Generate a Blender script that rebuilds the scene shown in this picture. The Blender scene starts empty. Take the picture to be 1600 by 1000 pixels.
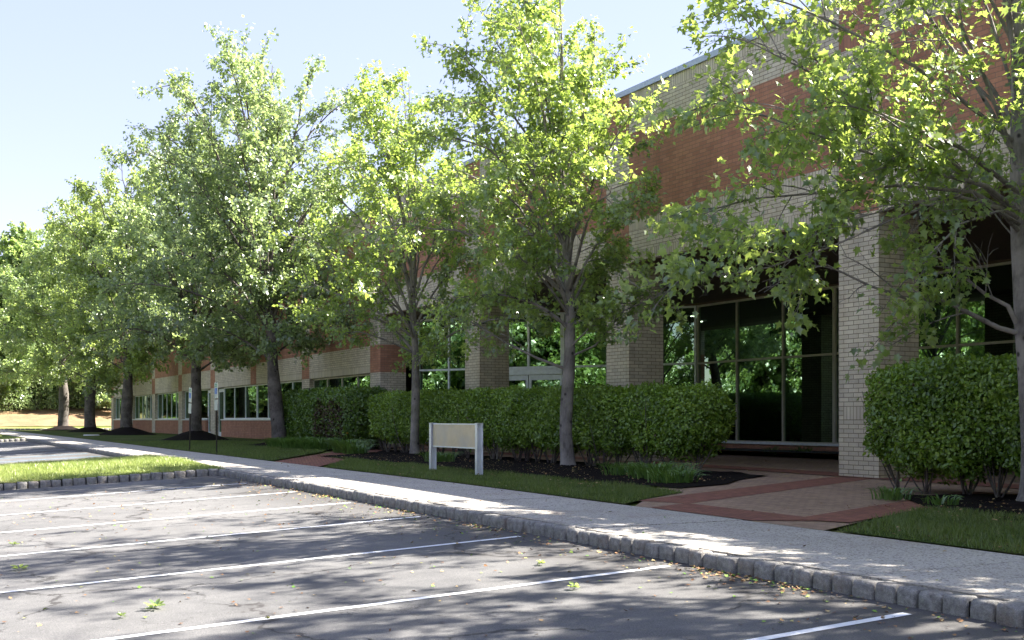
import bpy, math, random
import numpy as np
from mathutils import Vector
PI = math.pi
sc = bpy.context.scene
COL = sc.collection
rng = np.random.default_rng(7)
random.seed(7)

# ------------------------------------------------------------------ objects
def tag(o, label=None, cat=None, group=None, kind=None):
    if label: o['label'] = label
    if cat: o['category'] = cat
    if group: o['group'] = group
    if kind: o['kind'] = kind
    return o

def empty(name, loc=(0, 0, 0), label=None, cat=None, group=None):
    o = bpy.data.objects.new(name, None); COL.objects.link(o); o.location = loc
    o.empty_display_size = 0.2
    return tag(o, label, cat, group)

def link(name, me, parent=None):
    o = bpy.data.objects.new(name, me); COL.objects.link(o)
    if parent is not None:
        o.parent = parent
        p = parent; off = Vector((0, 0, 0))
        while p is not None:
            off += Vector(p.location); p = p.parent
        o.location = -off          # geometry is authored in world metres
    return o

def copy_tree(o, parent=None):
    c = o.copy(); COL.objects.link(c); c.parent = parent
    for ch in [x for x in bpy.data.objects if x.parent == o]:
        copy_tree(ch, c)
    return c

def np_mesh(name, verts, faces_flat, sizes, mats, smooth=False, uvs=None, tint=None, midx=None):
    me = bpy.data.meshes.new(name)
    verts = np.asarray(verts, dtype=np.float32).reshape(-1, 3)
    sizes = np.asarray(sizes, dtype=np.int32)
    ff = np.asarray(faces_flat, dtype=np.int32).ravel()
    me.vertices.add(len(verts)); me.vertices.foreach_set('co', verts.ravel())
    me.loops.add(len(ff)); me.loops.foreach_set('vertex_index', ff)
    me.polygons.add(len(sizes))
    st = np.zeros(len(sizes), dtype=np.int32); st[1:] = np.cumsum(sizes)[:-1]
    me.polygons.foreach_set('loop_start', st)
    me.polygons.foreach_set('loop_total', sizes)
    for m in mats: me.materials.append(m)
    if midx is not None: me.polygons.foreach_set('material_index', np.asarray(midx, dtype=np.int32))
    me.update(calc_edges=True)
    if smooth: me.polygons.foreach_set('use_smooth', np.ones(len(sizes), dtype=bool))
    if uvs is not None:
        l = me.uv_layers.new(name='UVMap'); l.data.foreach_set('uv', np.asarray(uvs, dtype=np.float32).ravel())
    if tint is not None:
        a = me.attributes.new('tint', 'FLOAT', 'FACE'); a.data.foreach_set('value', np.asarray(tint, dtype=np.float32))
    return me

class MB:
    def __init__(s): s.v = []; s.f = []; s.uv = []; s.m = []; s.mats = []
    def mi(s, mat):
        if mat not in s.mats: s.mats.append(mat)
        return s.mats.index(mat)
    def face(s, pts, mat, rot=False, uv=None, z0=0.0):
        b = len(s.v); s.v += [tuple(p) for p in pts]
        s.f.append(list(range(b, b + len(pts)))); s.m.append(s.mi(mat))
        if uv is None:
            a, c, d = Vector(pts[0]), Vector(pts[1]), Vector(pts[2])
            n = (c - a).cross(d - a)
            ax, ay, az = abs(n.x), abs(n.y), abs(n.z)
            if az >= ax and az >= ay: uv = [(p[0], p[1]) for p in pts]
            elif ay >= ax: uv = [(p[0], p[2] - z0) for p in pts]
            else: uv = [(p[1], p[2] - z0) for p in pts]
            if rot: uv = [(q[1], q[0]) for q in uv]
        s.uv += uv
    def box(s, x0, x1, y0, y1, z0, z1, mat, rot=False, skip='', uz=None):
        P = lambda x, y, z: (x, y, z)
        q = z0 if (rot and uz is None) else (uz or 0.0)
        F = {'f': [P(x0,y0,z0),P(x1,y0,z0),P(x1,y0,z1),P(x0,y0,z1)],
             'b': [P(x1,y1,z0),P(x0,y1,z0),P(x0,y1,z1),P(x1,y1,z1)],
             'l': [P(x0,y1,z0),P(x0,y0,z0),P(x0,y0,z1),P(x0,y1,z1)],
             'r': [P(x1,y0,z0),P(x1,y1,z0),P(x1,y1,z1),P(x1,y0,z1)],
             't': [P(x0,y0,z1),P(x1,y0,z1),P(x1,y1,z1),P(x0,y1,z1)],
             'd': [P(x0,y1,z0),P(x1,y1,z0),P(x1,y0,z0),P(x0,y0,z0)]}
        for k, f in F.items():
            if k not in skip: s.face(f, mat, rot, z0=q)
    def obox(s, A, B, w0, w1, z0, z1, mat):
        """box along the segment A->B (xy), from w0 to w1 sideways"""
        ax, ay = A; bx, by = B
        L = math.hypot(bx-ax, by-ay); ex, ey = (bx-ax)/L, (by-ay)/L; nx, ny = -ey, ex
        c = [(ax+nx*w0, ay+ny*w0), (bx+nx*w0, by+ny*w0), (bx+nx*w1, by+ny*w1), (ax+nx*w1, ay+ny*w1)]
        for i in range(4):
            p, q = c[i], c[(i+1) % 4]
            l = math.hypot(q[0]-p[0], q[1]-p[1])
            s.face([(p[0],p[1],z0),(q[0],q[1],z0),(q[0],q[1],z1),(p[0],p[1],z1)], mat, uv=[(0,z0),(l,z0),(l,z1),(0,z1)])
        s.face([(p[0],p[1],z1) for p in c], mat); s.face([(p[0],p[1],z0) for p in reversed(c)], mat)
    def cyl(s, cx, cy, z0, z1, r, mat, n=12, r1=None):
        r1 = r if r1 is None else r1
        a = [(cx+r*math.cos(2*PI*i/n), cy+r*math.sin(2*PI*i/n), z0) for i in range(n)]
        b = [(cx+r1*math.cos(2*PI*i/n), cy+r1*math.sin(2*PI*i/n), z1) for i in range(n)]
        for i in range(n):
            j = (i+1) % n; s.face([a[i], a[j], b[j], b[i]], mat)
        s.face(b, mat); s.face(a[::-1], mat)
    def build(s, name, parent=None, smooth=False):
        me = np_mesh(name, s.v, [i for f in s.f for i in f], [len(f) for f in s.f], s.mats, smooth, s.uv, None, s.m)
        return link(name, me, parent)

# ------------------------------------------------------------------ materials
def mat(name):
    m = bpy.data.materials.new(name); m.use_nodes = True
    nt = m.node_tree; nt.nodes.clear()
    out = nt.nodes.new('ShaderNodeOutputMaterial')
    return m, nt, out
def N(nt, t, **kw):
    n = nt.nodes.new(t)
    for k, v in kw.items():
        if k in n.inputs.keys(): n.inputs[k].default_value = v
        else: setattr(n, k, v)
    return n
def L(nt, a, b): nt.links.new(a, b)
def ramp(nt, src, stops):
    r = nt.nodes.new('ShaderNodeValToRGB'); e = r.color_ramp.elements
    while len(e) < len(stops): e.new(0.5)
    for i, (p, c) in enumerate(stops): e[i].position = p; e[i].color = (*c, 1) if len(c) == 3 else c
    L(nt, src, r.inputs[0]); return r.outputs[0]
def mixc(nt, fac, a, b, mode='MIX'):
    n = nt.nodes.new('ShaderNodeMix'); n.data_type = 'RGBA'; n.blend_type = mode
    for i, x in ((0, fac), (6, a), (7, b)):
        if hasattr(x, 'is_linked') or hasattr(x, 'links'): L(nt, x, n.inputs[i])
        elif isinstance(x, (int, float)): n.inputs[i].default_value = x
        else: n.inputs[i].default_value = (*x, 1)
    return n.outputs[2]
def noise(nt, vec, scale, detail=4, rough=.6, dist=0):
    n = N(nt, 'ShaderNodeTexNoise', Scale=scale, Detail=detail, Roughness=rough, Distortion=dist)
    L(nt, vec, n.inputs['Vector']); return n.outputs['Fac']
def coords(nt, kind='Object'):
    return N(nt, 'ShaderNodeTexCoord').outputs[kind]
def bsdf(nt, out, col, rough=.8, bump=None, strength=.3, dist=.01, spec=.3, metal=0):
    p = N(nt, 'ShaderNodeBsdfPrincipled')
    p.inputs['Specular IOR Level'].default_value = spec; p.inputs['Metallic'].default_value = metal
    if hasattr(col, 'links'): L(nt, col, p.inputs['Base Color'])
    else: p.inputs['Base Color'].default_value = (*col, 1)
    if hasattr(rough, 'links'): L(nt, rough, p.inputs['Roughness'])
    else: p.inputs['Roughness'].default_value = rough
    if bump is not None:
        b = N(nt, 'ShaderNodeBump', Strength=strength, Distance=dist)
        L(nt, bump, b.inputs['Height']); L(nt, b.outputs[0], p.inputs['Normal'])
    L(nt, p.outputs[0], out.inputs[0]); return p

def plain(name, col, rough=.6, metal=0, var=.12, scale=6, spec=.4):
    m, nt, out = mat(name)
    c = coords(nt); n = noise(nt, c, scale, 5)
    a = tuple(x*(1-var) for x in col); b = tuple(min(1, x*(1+var)) for x in col)
    bsdf(nt, out, ramp(nt, n, [(.3, a), (.7, b)]), rough, n, .05, .003, spec, metal)
    return m

def brick(name, c1, c2, mortar, offset=.5, bw=.3048, rh=.1016, mort=.008, rot=0, bump=.5):
    m, nt, out = mat(name)
    uv = coords(nt, 'UV')
    if rot:
        mp = N(nt, 'ShaderNodeMapping'); mp.inputs['Rotation'].default_value = (0, 0, rot)
        L(nt, uv, mp.inputs[0]); uv = mp.outputs[0]
    b = N(nt, 'ShaderNodeTexBrick', offset=offset, offset_frequency=2, squash=1.0)
    for k, v in (('Scale', 1.0), ('Mortar Size', mort), ('Mortar Smooth', .15), ('Bias', 0.0), ('Brick Width', bw), ('Row Height', rh)):
        b.inputs[k].default_value = v
    b.inputs['Color1'].default_value = (*c1, 1); b.inputs['Color2'].default_value = (*c2, 1)
    b.inputs['Mortar'].default_value = (*mortar, 1)
    L(nt, uv, b.inputs['Vector'])
    big = noise(nt, coords(nt), .55, 4); fine = noise(nt, coords(nt), 60, 3)
    col = mixc(nt, .5, b.outputs['Color'], ramp(nt, big, [(.3, (.42, .42, .42)), (.7, (.62, .60, .57))]), 'OVERLAY')
    col = mixc(nt, .25, col, ramp(nt, fine, [(.3, (.3, .3, .3)), (.7, (.7, .7, .7))]), 'OVERLAY')
    mp = N(nt, 'ShaderNodeMapping'); mp.inputs['Scale'].default_value = (1.6, 1.6, .16); L(nt, coords(nt), mp.inputs[0])
    stk = noise(nt, mp.outputs[0], 2.2, 5, .7)
    col = mixc(nt, .45, col, ramp(nt, stk, [(.32, (.34, .33, .31)), (.55, (.5, .5, .5)), (.75, (.60, .60, .59))]), 'OVERLAY')
    inv = N(nt, 'ShaderNodeMath', operation='MULTIPLY_ADD'); inv.inputs[1].default_value = -1; inv.inputs[2].default_value = 1
    L(nt, b.outputs['Fac'], inv.inputs[0])
    add = N(nt, 'ShaderNodeMath', operation='MULTIPLY_ADD'); add.inputs[1].default_value = .15
    L(nt, fine, add.inputs[0]); L(nt, inv.outputs[0], add.inputs[2])
    bsdf(nt, out, col, .85, add.outputs[0], bump, .008, .25)
    return m

M = {}
TAN1, TAN2, TANM = (.63, .56, .46), (.49, .435, .36), (.20, .165, .13)
M['tan'] = brick('tan_brick', TAN1, TAN2, TANM)
M['tan_s'] = brick('tan_brick_upright', TAN1, TAN2, TANM, offset=0.0)
RED1, RED2, REDM = (.44, .215, .145), (.34, .16, .11), (.22, .15, .115)
M['red'] = brick('red_brick', RED1, RED2, REDM)
M['red_s'] = brick('red_brick_upright', RED1, RED2, REDM, offset=0.0)
M['pave_tan'] = brick('tan_paver', (.36, .25, .18), (.27, .185, .135), (.12, .09, .065), bw=.2, rh=.1, mort=.005, bump=.3)
M['pave_red'] = brick('red_paver', (.27, .115, .082), (.20, .088, .064), (.08, .05, .04), bw=.2, rh=.1, mort=.005, rot=.3, bump=.3)
M['coping'] = plain('grey_blue_metal', (.42, .47, .55), .4, .3)
M['frame_tan'] = plain('tan_metal_frame', (.46, .43, .36), .45, .1)
M['frame_grey'] = plain('grey_metal_frame', (.70, .73, .76), .4, .2)
M['lintel'] = plain('brown_steel_lintel', (.14, .09, .06), .6, .2)
M['soffit'] = plain('dark_brown_soffit', (.10, .068, .05), .8)
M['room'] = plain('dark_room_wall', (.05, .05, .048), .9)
M['roofing'] = plain('roof_membrane', (.25, .25, .25), .9)
M['signframe'] = plain('pale_blue_grey_metal', (.66, .70, .75), .35, .3)
M['post'] = plain('dark_brown_post', (.05, .042, .036), .6, .4)
M['white'] = plain('white_sign_face', (.36, .42, .38), .5)
M['blue'] = plain('blue_sign_mark', (.05, .14, .45), .5)
M['green'] = plain('green_sign_mark', (.05, .25, .12), .5)
M['orange_flower'] = plain('orange_petal', (.8, .38, .03), .6)
M['cloth'] = plain('pale_plastic', (.6, .6, .58), .5)

def m_glass():
    m, nt, out = mat('tinted_reflective_glass')
    g = N(nt, 'ShaderNodeBsdfGlossy', Roughness=0.0); g.inputs['Color'].default_value = (.60, .88, .66, 1)
    t = N(nt, 'ShaderNodeBsdfTransparent'); t.inputs['Color'].default_value = (.20, .27, .25, 1)
    lw = N(nt, 'ShaderNodeLayerWeight', Blend=.35)
    mr = N(nt, 'ShaderNodeMapRange'); mr.inputs['To Min'].default_value = .30; mr.inputs['To Max'].default_value = .75
    L(nt, lw.outputs['Fresnel'], mr.inputs['Value'])
    c = coords(nt); n = noise(nt, c, .35, 1)
    b = N(nt, 'ShaderNodeBump', Strength=.02, Distance=.05); L(nt, n, b.inputs['Height']); L(nt, b.outputs[0], g.inputs['Normal'])
    x = N(nt, 'ShaderNodeMixShader'); L(nt, mr.outputs[0], x.inputs[0]); L(nt, t.outputs[0], x.inputs[1]); L(nt, g.outputs[0], x.inputs[2])
    L(nt, x.outputs[0], out.inputs[0]); return m
M['glass'] = m_glass()
def m_emit(name, col, s):
    m, nt, out = mat(name); e = N(nt, 'ShaderNodeEmission', Strength=s); e.inputs[0].default_value = (*col, 1)
    L(nt, e.outputs[0], out.inputs[0]); return m
M['lamp'] = m_emit('lit_ceiling_lamp', (1, .95, .8), 3.5)

def m_leaf(name, dark, mid, light, tr, trmix=.45, gloss=.10):
    m, nt, out = mat(name)
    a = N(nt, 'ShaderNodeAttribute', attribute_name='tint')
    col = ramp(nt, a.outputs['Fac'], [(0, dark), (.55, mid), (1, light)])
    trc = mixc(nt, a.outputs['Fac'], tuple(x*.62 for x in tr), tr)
    d = N(nt, 'ShaderNodeBsdfDiffuse'); L(nt, col, d.inputs[0])
    t = N(nt, 'ShaderNodeBsdfTranslucent'); L(nt, trc, t.inputs[0])
    x = N(nt, 'ShaderNodeMixShader'); x.inputs[0].default_value = trmix
    L(nt, d.outputs[0], x.inputs[1]); L(nt, t.outputs[0], x.inputs[2])
    g = N(nt, 'ShaderNodeBsdfGlossy', Roughness=.40); g.inputs[0].default_value = (1, 1, 1, 1)
    y = N(nt, 'ShaderNodeMixShader'); y.inputs[0].default_value = gloss
    L(nt, x.outputs[0], y.inputs[1]); L(nt, g.outputs[0], y.inputs[2]); L(nt, y.outputs[0], out.inputs[0])
    return m
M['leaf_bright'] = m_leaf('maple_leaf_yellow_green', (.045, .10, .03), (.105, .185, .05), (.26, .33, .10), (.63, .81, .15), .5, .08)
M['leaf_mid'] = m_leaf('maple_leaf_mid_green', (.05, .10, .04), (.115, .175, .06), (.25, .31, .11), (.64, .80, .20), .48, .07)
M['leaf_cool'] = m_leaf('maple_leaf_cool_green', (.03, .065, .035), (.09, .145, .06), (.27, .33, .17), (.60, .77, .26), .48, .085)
M['leaf_far'] = m_leaf('far_leaf_green', (.07, .13, .045), (.14, .21, .07), (.24, .32, .12), (.62, .80, .24), .5, .07)
M['leaf_shrub'] = m_leaf('shrub_leaf', (.10, .16, .06), (.16, .23, .09), (.26, .32, .14), (.5, .65, .25), .4, .03)
M['leaf_hedge'] = m_leaf('hedge_leaf', (.06, .125, .018), (.15, .255, .032), (.27, .39, .05), (.36, .54, .05), .3, .05)
M['leaf_dead'] = m_leaf('dead_leaf', (.07, .05, .035), (.13, .09, .06), (.22, .15, .09), (.1, .06, .03), .15, .02)
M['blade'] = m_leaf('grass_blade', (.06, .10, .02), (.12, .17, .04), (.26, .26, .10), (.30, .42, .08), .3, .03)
M['blade_sunny'] = m_leaf('sunlit_grass_blade', (.16, .21, .05), (.27, .33, .10), (.42, .42, .20), (.5, .62, .18), .35, .04)  # lighter copy of the grass blade, full sun painted into its colour
M['lily'] = m_leaf('daylily_leaf', (.05, .11, .02), (.09, .19, .04), (.17, .28, .06), (.25, .42, .06), .3, .08)
def m_litter():
    m, nt, out = mat('fallen_leaf')
    a = N(nt, 'ShaderNodeAttribute', attribute_name='tint')
    col = ramp(nt, a.outputs['Fac'], [(0, (.10, .05, .03)), (.4, (.30, .16, .07)), (.7, (.42, .32, .16)), (.85, (.20, .30, .05)), (1, (.12, .28, .04))])
    bsdf(nt, out, col, .7); return m
M['litter'] = m_litter()

def m_bark(name, c0, c1):
    m, nt, out = mat(name); c = coords(nt)
    mp = N(nt, 'ShaderNodeMapping'); mp.inputs['Scale'].default_value = (1, 1, .22); L(nt, c, mp.inputs[0])
    n = noise(nt, mp.outputs[0], 26, 6, .7); n2 = noise(nt, c, 2.2, 4)
    col = ramp(nt, n, [(.3, c0), (.68, c1)])
    col = mixc(nt, ramp(nt, n2, [(.4, (0, 0, 0)), (.65, (.75, .75, .75))]), col, tuple(x*1.5 for x in c1))
    v = N(nt, 'ShaderNodeTexVoronoi', Scale=3.2); L(nt, c, v.inputs['Vector'])
    col = mixc(nt, ramp(nt, v.outputs['Distance'], [(.09, (1, 1, 1)), (.17, (0, 0, 0))]), col, tuple(x*.5 for x in c0))
    bsdf(nt, out, col, .9, n, .8, .02, .15); return m
M['bark'] = m_bark('smooth_grey_bark', (.09, .08, .076), (.22, .20, .19))
M['bark_dark'] = m_bark('rough_dark_bark', (.045, .038, .034), (.13, .115, .105))

def m_asphalt():
    m, nt, out = mat('worn_asphalt'); c = coords(nt)
    big = noise(nt, c, .35, 5, .6); mid = noise(nt, c, 2.5, 5, .7); fine = noise(nt, c, 95, 3, .8)
    v = N(nt, 'ShaderNodeTexVoronoi', Scale=110); L(nt, c, v.inputs['Vector'])
    col = ramp(nt, big, [(.3, (.100, .100, .103)), (.7, (.145, .144, .145))])
    col = mixc(nt, .55, col, ramp(nt, mid, [(.3, (.34, .34, .34)), (.7, (.62, .61, .60))]), 'OVERLAY')
    col = mixc(nt, .9, col, ramp(nt, fine, [(.32, (.20, .20, .20)), (.5, (.5, .5, .5)), (.7, (.88, .87, .85))]), 'OVERLAY')
    # cracks
    wn = N(nt, 'ShaderNodeTexNoise', Scale=.9, Detail=6, Roughness=.65); L(nt, c, wn.inputs['Vector'])
    w = N(nt, 'ShaderNodeVectorMath', operation='MULTIPLY_ADD'); w.inputs[1].default_value = (1.6, 1.6, 0)
    L(nt, wn.outputs['Color'], w.inputs[0]); L(nt, c, w.inputs[2])
    cv = N(nt, 'ShaderNodeTexVoronoi', feature='DISTANCE_TO_EDGE', Scale=.26); L(nt, w.outputs[0], cv.inputs['Vector'])
    msk = noise(nt, c, .5, 2)
    ck = mixc(nt, 1.0, ramp(nt, cv.outputs['Distance'], [(.003, (1, 1, 1)), (.009, (0, 0, 0))]), ramp(nt, msk, [(.38, (0, 0, 0)), (.45, (1, 1, 1))]), 'MULTIPLY')
    col = mixc(nt, ck, col, (.035, .033, .033))
    halo = mixc(nt, 1.0, ramp(nt, cv.outputs['Distance'], [(.002, (.4, .4, .4)), (.035, (0, 0, 0))]), ramp(nt, msk, [(.5, (0, 0, 0)), (.6, (1, 1, 1))]), 'MULTIPLY')
    col = mixc(nt, halo, col, (.06, .055, .055))
    fc = N(nt, 'ShaderNodeTexVoronoi', feature='DISTANCE_TO_EDGE', Scale=1.1); L(nt, w.outputs[0], fc.inputs['Vector'])
    fck = mixc(nt, 1.0, ramp(nt, fc.outputs['Distance'], [(.004, (.8, .8, .8)), (.014, (0, 0, 0))]), ramp(nt, noise(nt, c, .31, 2), [(.55, (0, 0, 0)), (.62, (1, 1, 1))]), 'MULTIPLY')
    col = mixc(nt, fck, col, (.05, .047, .046))
    oil = noise(nt, c, .75, 3, .5)
    col = mixc(nt, ramp(nt, oil, [(.64, (0, 0, 0)), (.74, (.45, .45, .45))]), col, (.06, .058, .058))
    # darker band of dirt and leaf stain along the kerb (y 6.2 .. 7.4)
    sx = N(nt, 'ShaderNodeSeparateXYZ'); L(nt, c, sx.inputs[0])
    st = N(nt, 'ShaderNodeMath', operation='MULTIPLY_ADD'); L(nt, mid, st.inputs[0]); st.inputs[1].default_value = 1.6; L(nt, sx.outputs[1], st.inputs[2])
    mr = N(nt, 'ShaderNodeMapRange'); mr.inputs['From Min'].default_value = 6.6; mr.inputs['From Max'].default_value = 8.4; mr.inputs['To Max'].default_value = .75
    L(nt, st.outputs[0], mr.inputs[0]); col = mixc(nt, mr.outputs[0], col, (.05, .045, .042))
    bsdf(nt, out, col, .85, fine, .55, .006, .3); return m
M['asphalt'] = m_asphalt()

def m_paint():
    m, nt, out = mat('worn_white_paint'); c = coords(nt)
    n = noise(nt, c, 30, 6, .75); n2 = noise(nt, c, 3, 3)
    col = ramp(nt, n, [(.30, (.22, .215, .215)), (.37, (.74, .75, .77)), (.8, (.86, .87, .90))])
    col = mixc(nt, ramp(nt, n2, [(.3, (.35, .35, .35)), (.6, (0, 0, 0))]), col, (.5, .5, .51))
    bsdf(nt, out, col, .7, n, .3, .003); return m
M['paint'] = m_paint()
M['paint_blue'] = plain('worn_blue_paint', (.16, .38, .55), .7, 0, .3, 20)

def m_concrete():
    m, nt, out = mat('exposed_aggregate_concrete'); c = coords(nt)
    big = noise(nt, c, .8, 5); fine = noise(nt, c, 55, 4, .8)
    v = N(nt, 'ShaderNodeTexVoronoi', Scale=48); L(nt, c, v.inputs['Vector'])
    col = ramp(nt, big, [(.3, (.37, .345, .31)), (.7, (.48, .455, .415))])
    col = mixc(nt, .8, col, ramp(nt, fine, [(.3, (.22, .22, .22)), (.5, (.5, .5, .5)), (.7, (.78, .77, .75))]), 'OVERLAY')
    spk = N(nt, 'ShaderNodeSeparateColor'); L(nt, v.outputs['Color'], spk.inputs[0])
    col = mixc(nt, ramp(nt, spk.outputs[0], [(.80, (0, 0, 0)), (.86, (.75, .75, .75))]), col, (.15, .13, .12))
    st = noise(nt, c, .45, 5, .7)
    col = mixc(nt, ramp(nt, st, [(.55, (0, 0, 0)), (.70, (.5, .5, .5))]), col, (.26, .19, .15))
    wn = N(nt, 'ShaderNodeTexNoise', Scale=1.3, Detail=6, Roughness=.65); L(nt, c, wn.inputs['Vector'])
    w = N(nt, 'ShaderNodeVectorMath', operation='MULTIPLY_ADD'); w.inputs[1].default_value = (1.2, 1.2, 0)
    L(nt, wn.outputs['Color'], w.inputs[0]); L(nt, c, w.inputs[2])
    cv = N(nt, 'ShaderNodeTexVoronoi', feature='DISTANCE_TO_EDGE', Scale=.33); L(nt, w.outputs[0], cv.inputs['Vector'])
    col = mixc(nt, mixc(nt, 1.0, ramp(nt, cv.outputs['Distance'], [(.0015, (1, 1, 1)), (.005, (0, 0, 0))]), ramp(nt, noise(nt, c, .4, 2), [(.5, (0, 0, 0)), (.55, (.8, .8, .8))]), 'MULTIPLY'), col, (.10, .09, .08))
    sx = N(nt, 'ShaderNodeSeparateXYZ'); L(nt, c, sx.inputs[0])
    e = N(nt, 'ShaderNodeMath', operation='MULTIPLY_ADD'); L(nt, big, e.inputs[0]); e.inputs[1].default_value = .7; L(nt, sx.outputs[1], e.inputs[2])
    mr = N(nt, 'ShaderNodeMapRange'); mr.inputs['From Min'].default_value = 8.15; mr.inputs['From Max'].default_value = 7.85; mr.inputs['To Max'].default_value = .6
    L(nt, e.outputs[0], mr.inputs[0]); col = mixc(nt, mr.outputs[0], col, (.20, .17, .14))
    bsdf(nt, out, col, .9, fine, .4, .005, .2); return m
M['concrete'] = m_concrete()

def m_granite():
    m, nt, out = mat('weathered_granite'); c = coords(nt)
    n = noise(nt, c, 14, 6, .75); n2 = noise(nt, c, 3.1, 5, .7); f = noise(nt, c, 120, 2)
    col = ramp(nt, n, [(.3, (.12, .115, .11)), (.7, (.36, .35, .335))])
    col = mixc(nt, ramp(nt, n2, [(.52, (0, 0, 0)), (.70, (.6, .6, .6))]), col, (.20, .145, .11))
    col = mixc(nt, .5, col, ramp(nt, f, [(.3, (.25, .25, .25)), (.7, (.75, .75, .75))]), 'OVERLAY')
    bsdf(nt, out, col, .85, n, .9, .025, .25); return m
M['granite'] = m_granite()

def m_mulch():
    m, nt, out = mat('dark_bark_mulch'); c = coords(nt)
    n = noise(nt, c, 22, 7, .8); n2 = noise(nt, c, 60, 4, .8)
    col = ramp(nt, n, [(.35, (.006, .005, .005)), (.6, (.018, .013, .012)), (.78, (.042, .03, .024))])
    col = mixc(nt, ramp(nt, n2, [(.68, (0, 0, 0)), (.74, (.5, .5, .5))]), col, (.16, .11, .08))
    bsdf(nt, out, col, .95, n, 1.0, .05, .1); return m
M['mulch'] = m_mulch()

def m_soilgrass(name, a, b, cc):
    m, nt, out = mat(name); c = coords(nt)
    n = noise(nt, c, 9, 6, .75); n2 = noise(nt, c, .6, 5); f = noise(nt, c, 70, 4, .8)
    col = ramp(nt, n, [(.3, a), (.7, b)])
    col = mixc(nt, ramp(nt, n2, [(.45, (0, 0, 0)), (.62, (.6, .6, .6))]), col, cc)
    col = mixc(nt, .8, col, ramp(nt, f, [(.3, (.25, .25, .25)), (.7, (.75, .75, .75))]), 'OVERLAY')
    bsdf(nt, out, col, .95, f, .8, .03, .1); return m
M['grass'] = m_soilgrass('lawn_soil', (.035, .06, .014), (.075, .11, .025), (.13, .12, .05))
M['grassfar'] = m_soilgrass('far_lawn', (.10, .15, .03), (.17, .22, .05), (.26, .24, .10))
M['grasssun'] = m_soilgrass('sunlit_lawn', (.15, .19, .045), (.24, .28, .08), (.32, .30, .13))  # island lawn, its sunlit brightness put into the colour
M['straw'] = m_soilgrass('pine_straw', (.16, .095, .055), (.29, .19, .115), (.26, .22, .12))
M['dirt'] = m_soilgrass('bare_soil', (.04, .03, .022), (.07, .05, .038), (.10, .075, .05))

# ------------------------------------------------------------------ terrain
GX = [-500, -120, -70, -45, -22, -5, 20, 500]; GZ = [-1.0, -1.0, -1.11, -1.2, -1.275, -1.40, -1.55, -1.55]
FACADE = 19.17
def g(x): return float(np.interp(x, GX, GZ))
def gz(x, y):
    z = g(x)
    if y < 7.52: z = z - .15 - .048*(7.4 - max(y, -12))
    return z
def hill(x, y):
    h = 0
    if x < -136: h += 1.9*min(1, (-136-x)/10) + 7*min(1, max(0, (-146-x)/60))
    return h

def sheet(name, poly_x, poly_y, mat_, dz, fn=gz, parent=None, jitter=0):
    xs, ys = np.array(poly_x, float), np.array(poly_y, float)
    X, Y = np.meshgrid(xs, ys)
    Z = np.array([[fn(x, y) for x in xs] for y in ys]) + dz
    if jitter: Z += rng.normal(0, jitter, Z.shape)
    V = np.stack([X, Y, Z], -1).reshape(-1, 3)
    nx, ny = len(xs), len(ys)
    i, j = np.meshgrid(np.arange(nx-1), np.arange(ny-1))
    a = (j*nx + i).ravel()
    F = np.stack([a, a+1, a+nx+1, a+nx], -1)
    uv = V[F.ravel()][:, :2]
    me = np_mesh(name, V, F, [4]*len(F), [mat_], True, uv)
    return link(name, me, parent)

def poly_sheet(name, pts, mat_, dz, fn=gz, step=.6):
    """any convex/concave outline filled by clipping a fine grid of strips in X"""
    import bmesh
    bm = bmesh.new()
    vs = [bm.verts.new((x, y, 0)) for x, y in pts]
    f = bm.faces.new(vs)
    x0, x1 = min(p[0] for p in pts), max(p[0] for p in pts)
    x = math.ceil(x0/step)*step
    while x < x1 - 1e-3:
        bmesh.ops.bisect_plane(bm, geom=bm.verts[:]+bm.edges[:]+bm.faces[:], plane_co=(x, 0, 0), plane_no=(1, 0, 0)); x += step
    y0, y1 = min(p[1] for p in pts), max(p[1] for p in pts)
    for y in [7.44, FACADE, FACADE+5.9] + list(np.arange(math.ceil(y0/2)*2, y1, 2.0)):
        if y0 < y < y1: bmesh.ops.bisect_plane(bm, geom=bm.verts[:]+bm.edges[:]+bm.faces[:], plane_co=(0, y, 0), plane_no=(0, 1, 0))
    for v in bm.verts: v.co.z = fn(v.co.x, v.co.y) + dz
    uvl = bm.loops.layers.uv.new('UVMap')
    for fc in bm.faces:
        for l in fc.loops: l[uvl].uv = (l.vert.co.x, l.vert.co.y)
    bm.normal_update()
    me = bpy.data.meshes.new(name); bm.to_mesh(me); bm.free(); me.materials.append(mat_)
    return link(name, me)

def arng(a, b, s): return list(np.arange(a, b, s)) + [b]
gx = [-900, -600, -400, -300] + arng(-250, -136, 6) + [-128] + arng(-120, 60, 5) + [100, 200, 400, 900]
gy = [-900, -500, -250, -120, -80, -60, -45, -36, -24, -12, -6, 0, 5, 7.50, 7.54, 9, 12, 15, 18, FACADE, 22, 25.07, 30, 50, 90, 150, 300, 600, 900]
def ground_fn(x, y):
    return gz(x, y) + hill(x, y)
tag(sheet('ground', gx, gy, M['grassfar'], -.04, ground_fn), kind='structure')
tag(sheet('embankment', arng(-152, -137.5, 2.9), arng(-60, 60, 6), M['straw'], .03, ground_fn), kind='structure')
tag(sheet('cross_road', [-135.5, -126], arng(-70, 60, 10), M['concrete'], -.02, lambda x, y: g(x)), kind='structure')

XL0, XL1 = -75.0, 45.0
tag(sheet('parking_lot', arng(XL0, XL1, 5), [-34, -24, -12, -6, 0, 4, 7.49], M['asphalt'], 0.0), kind='structure')

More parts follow.
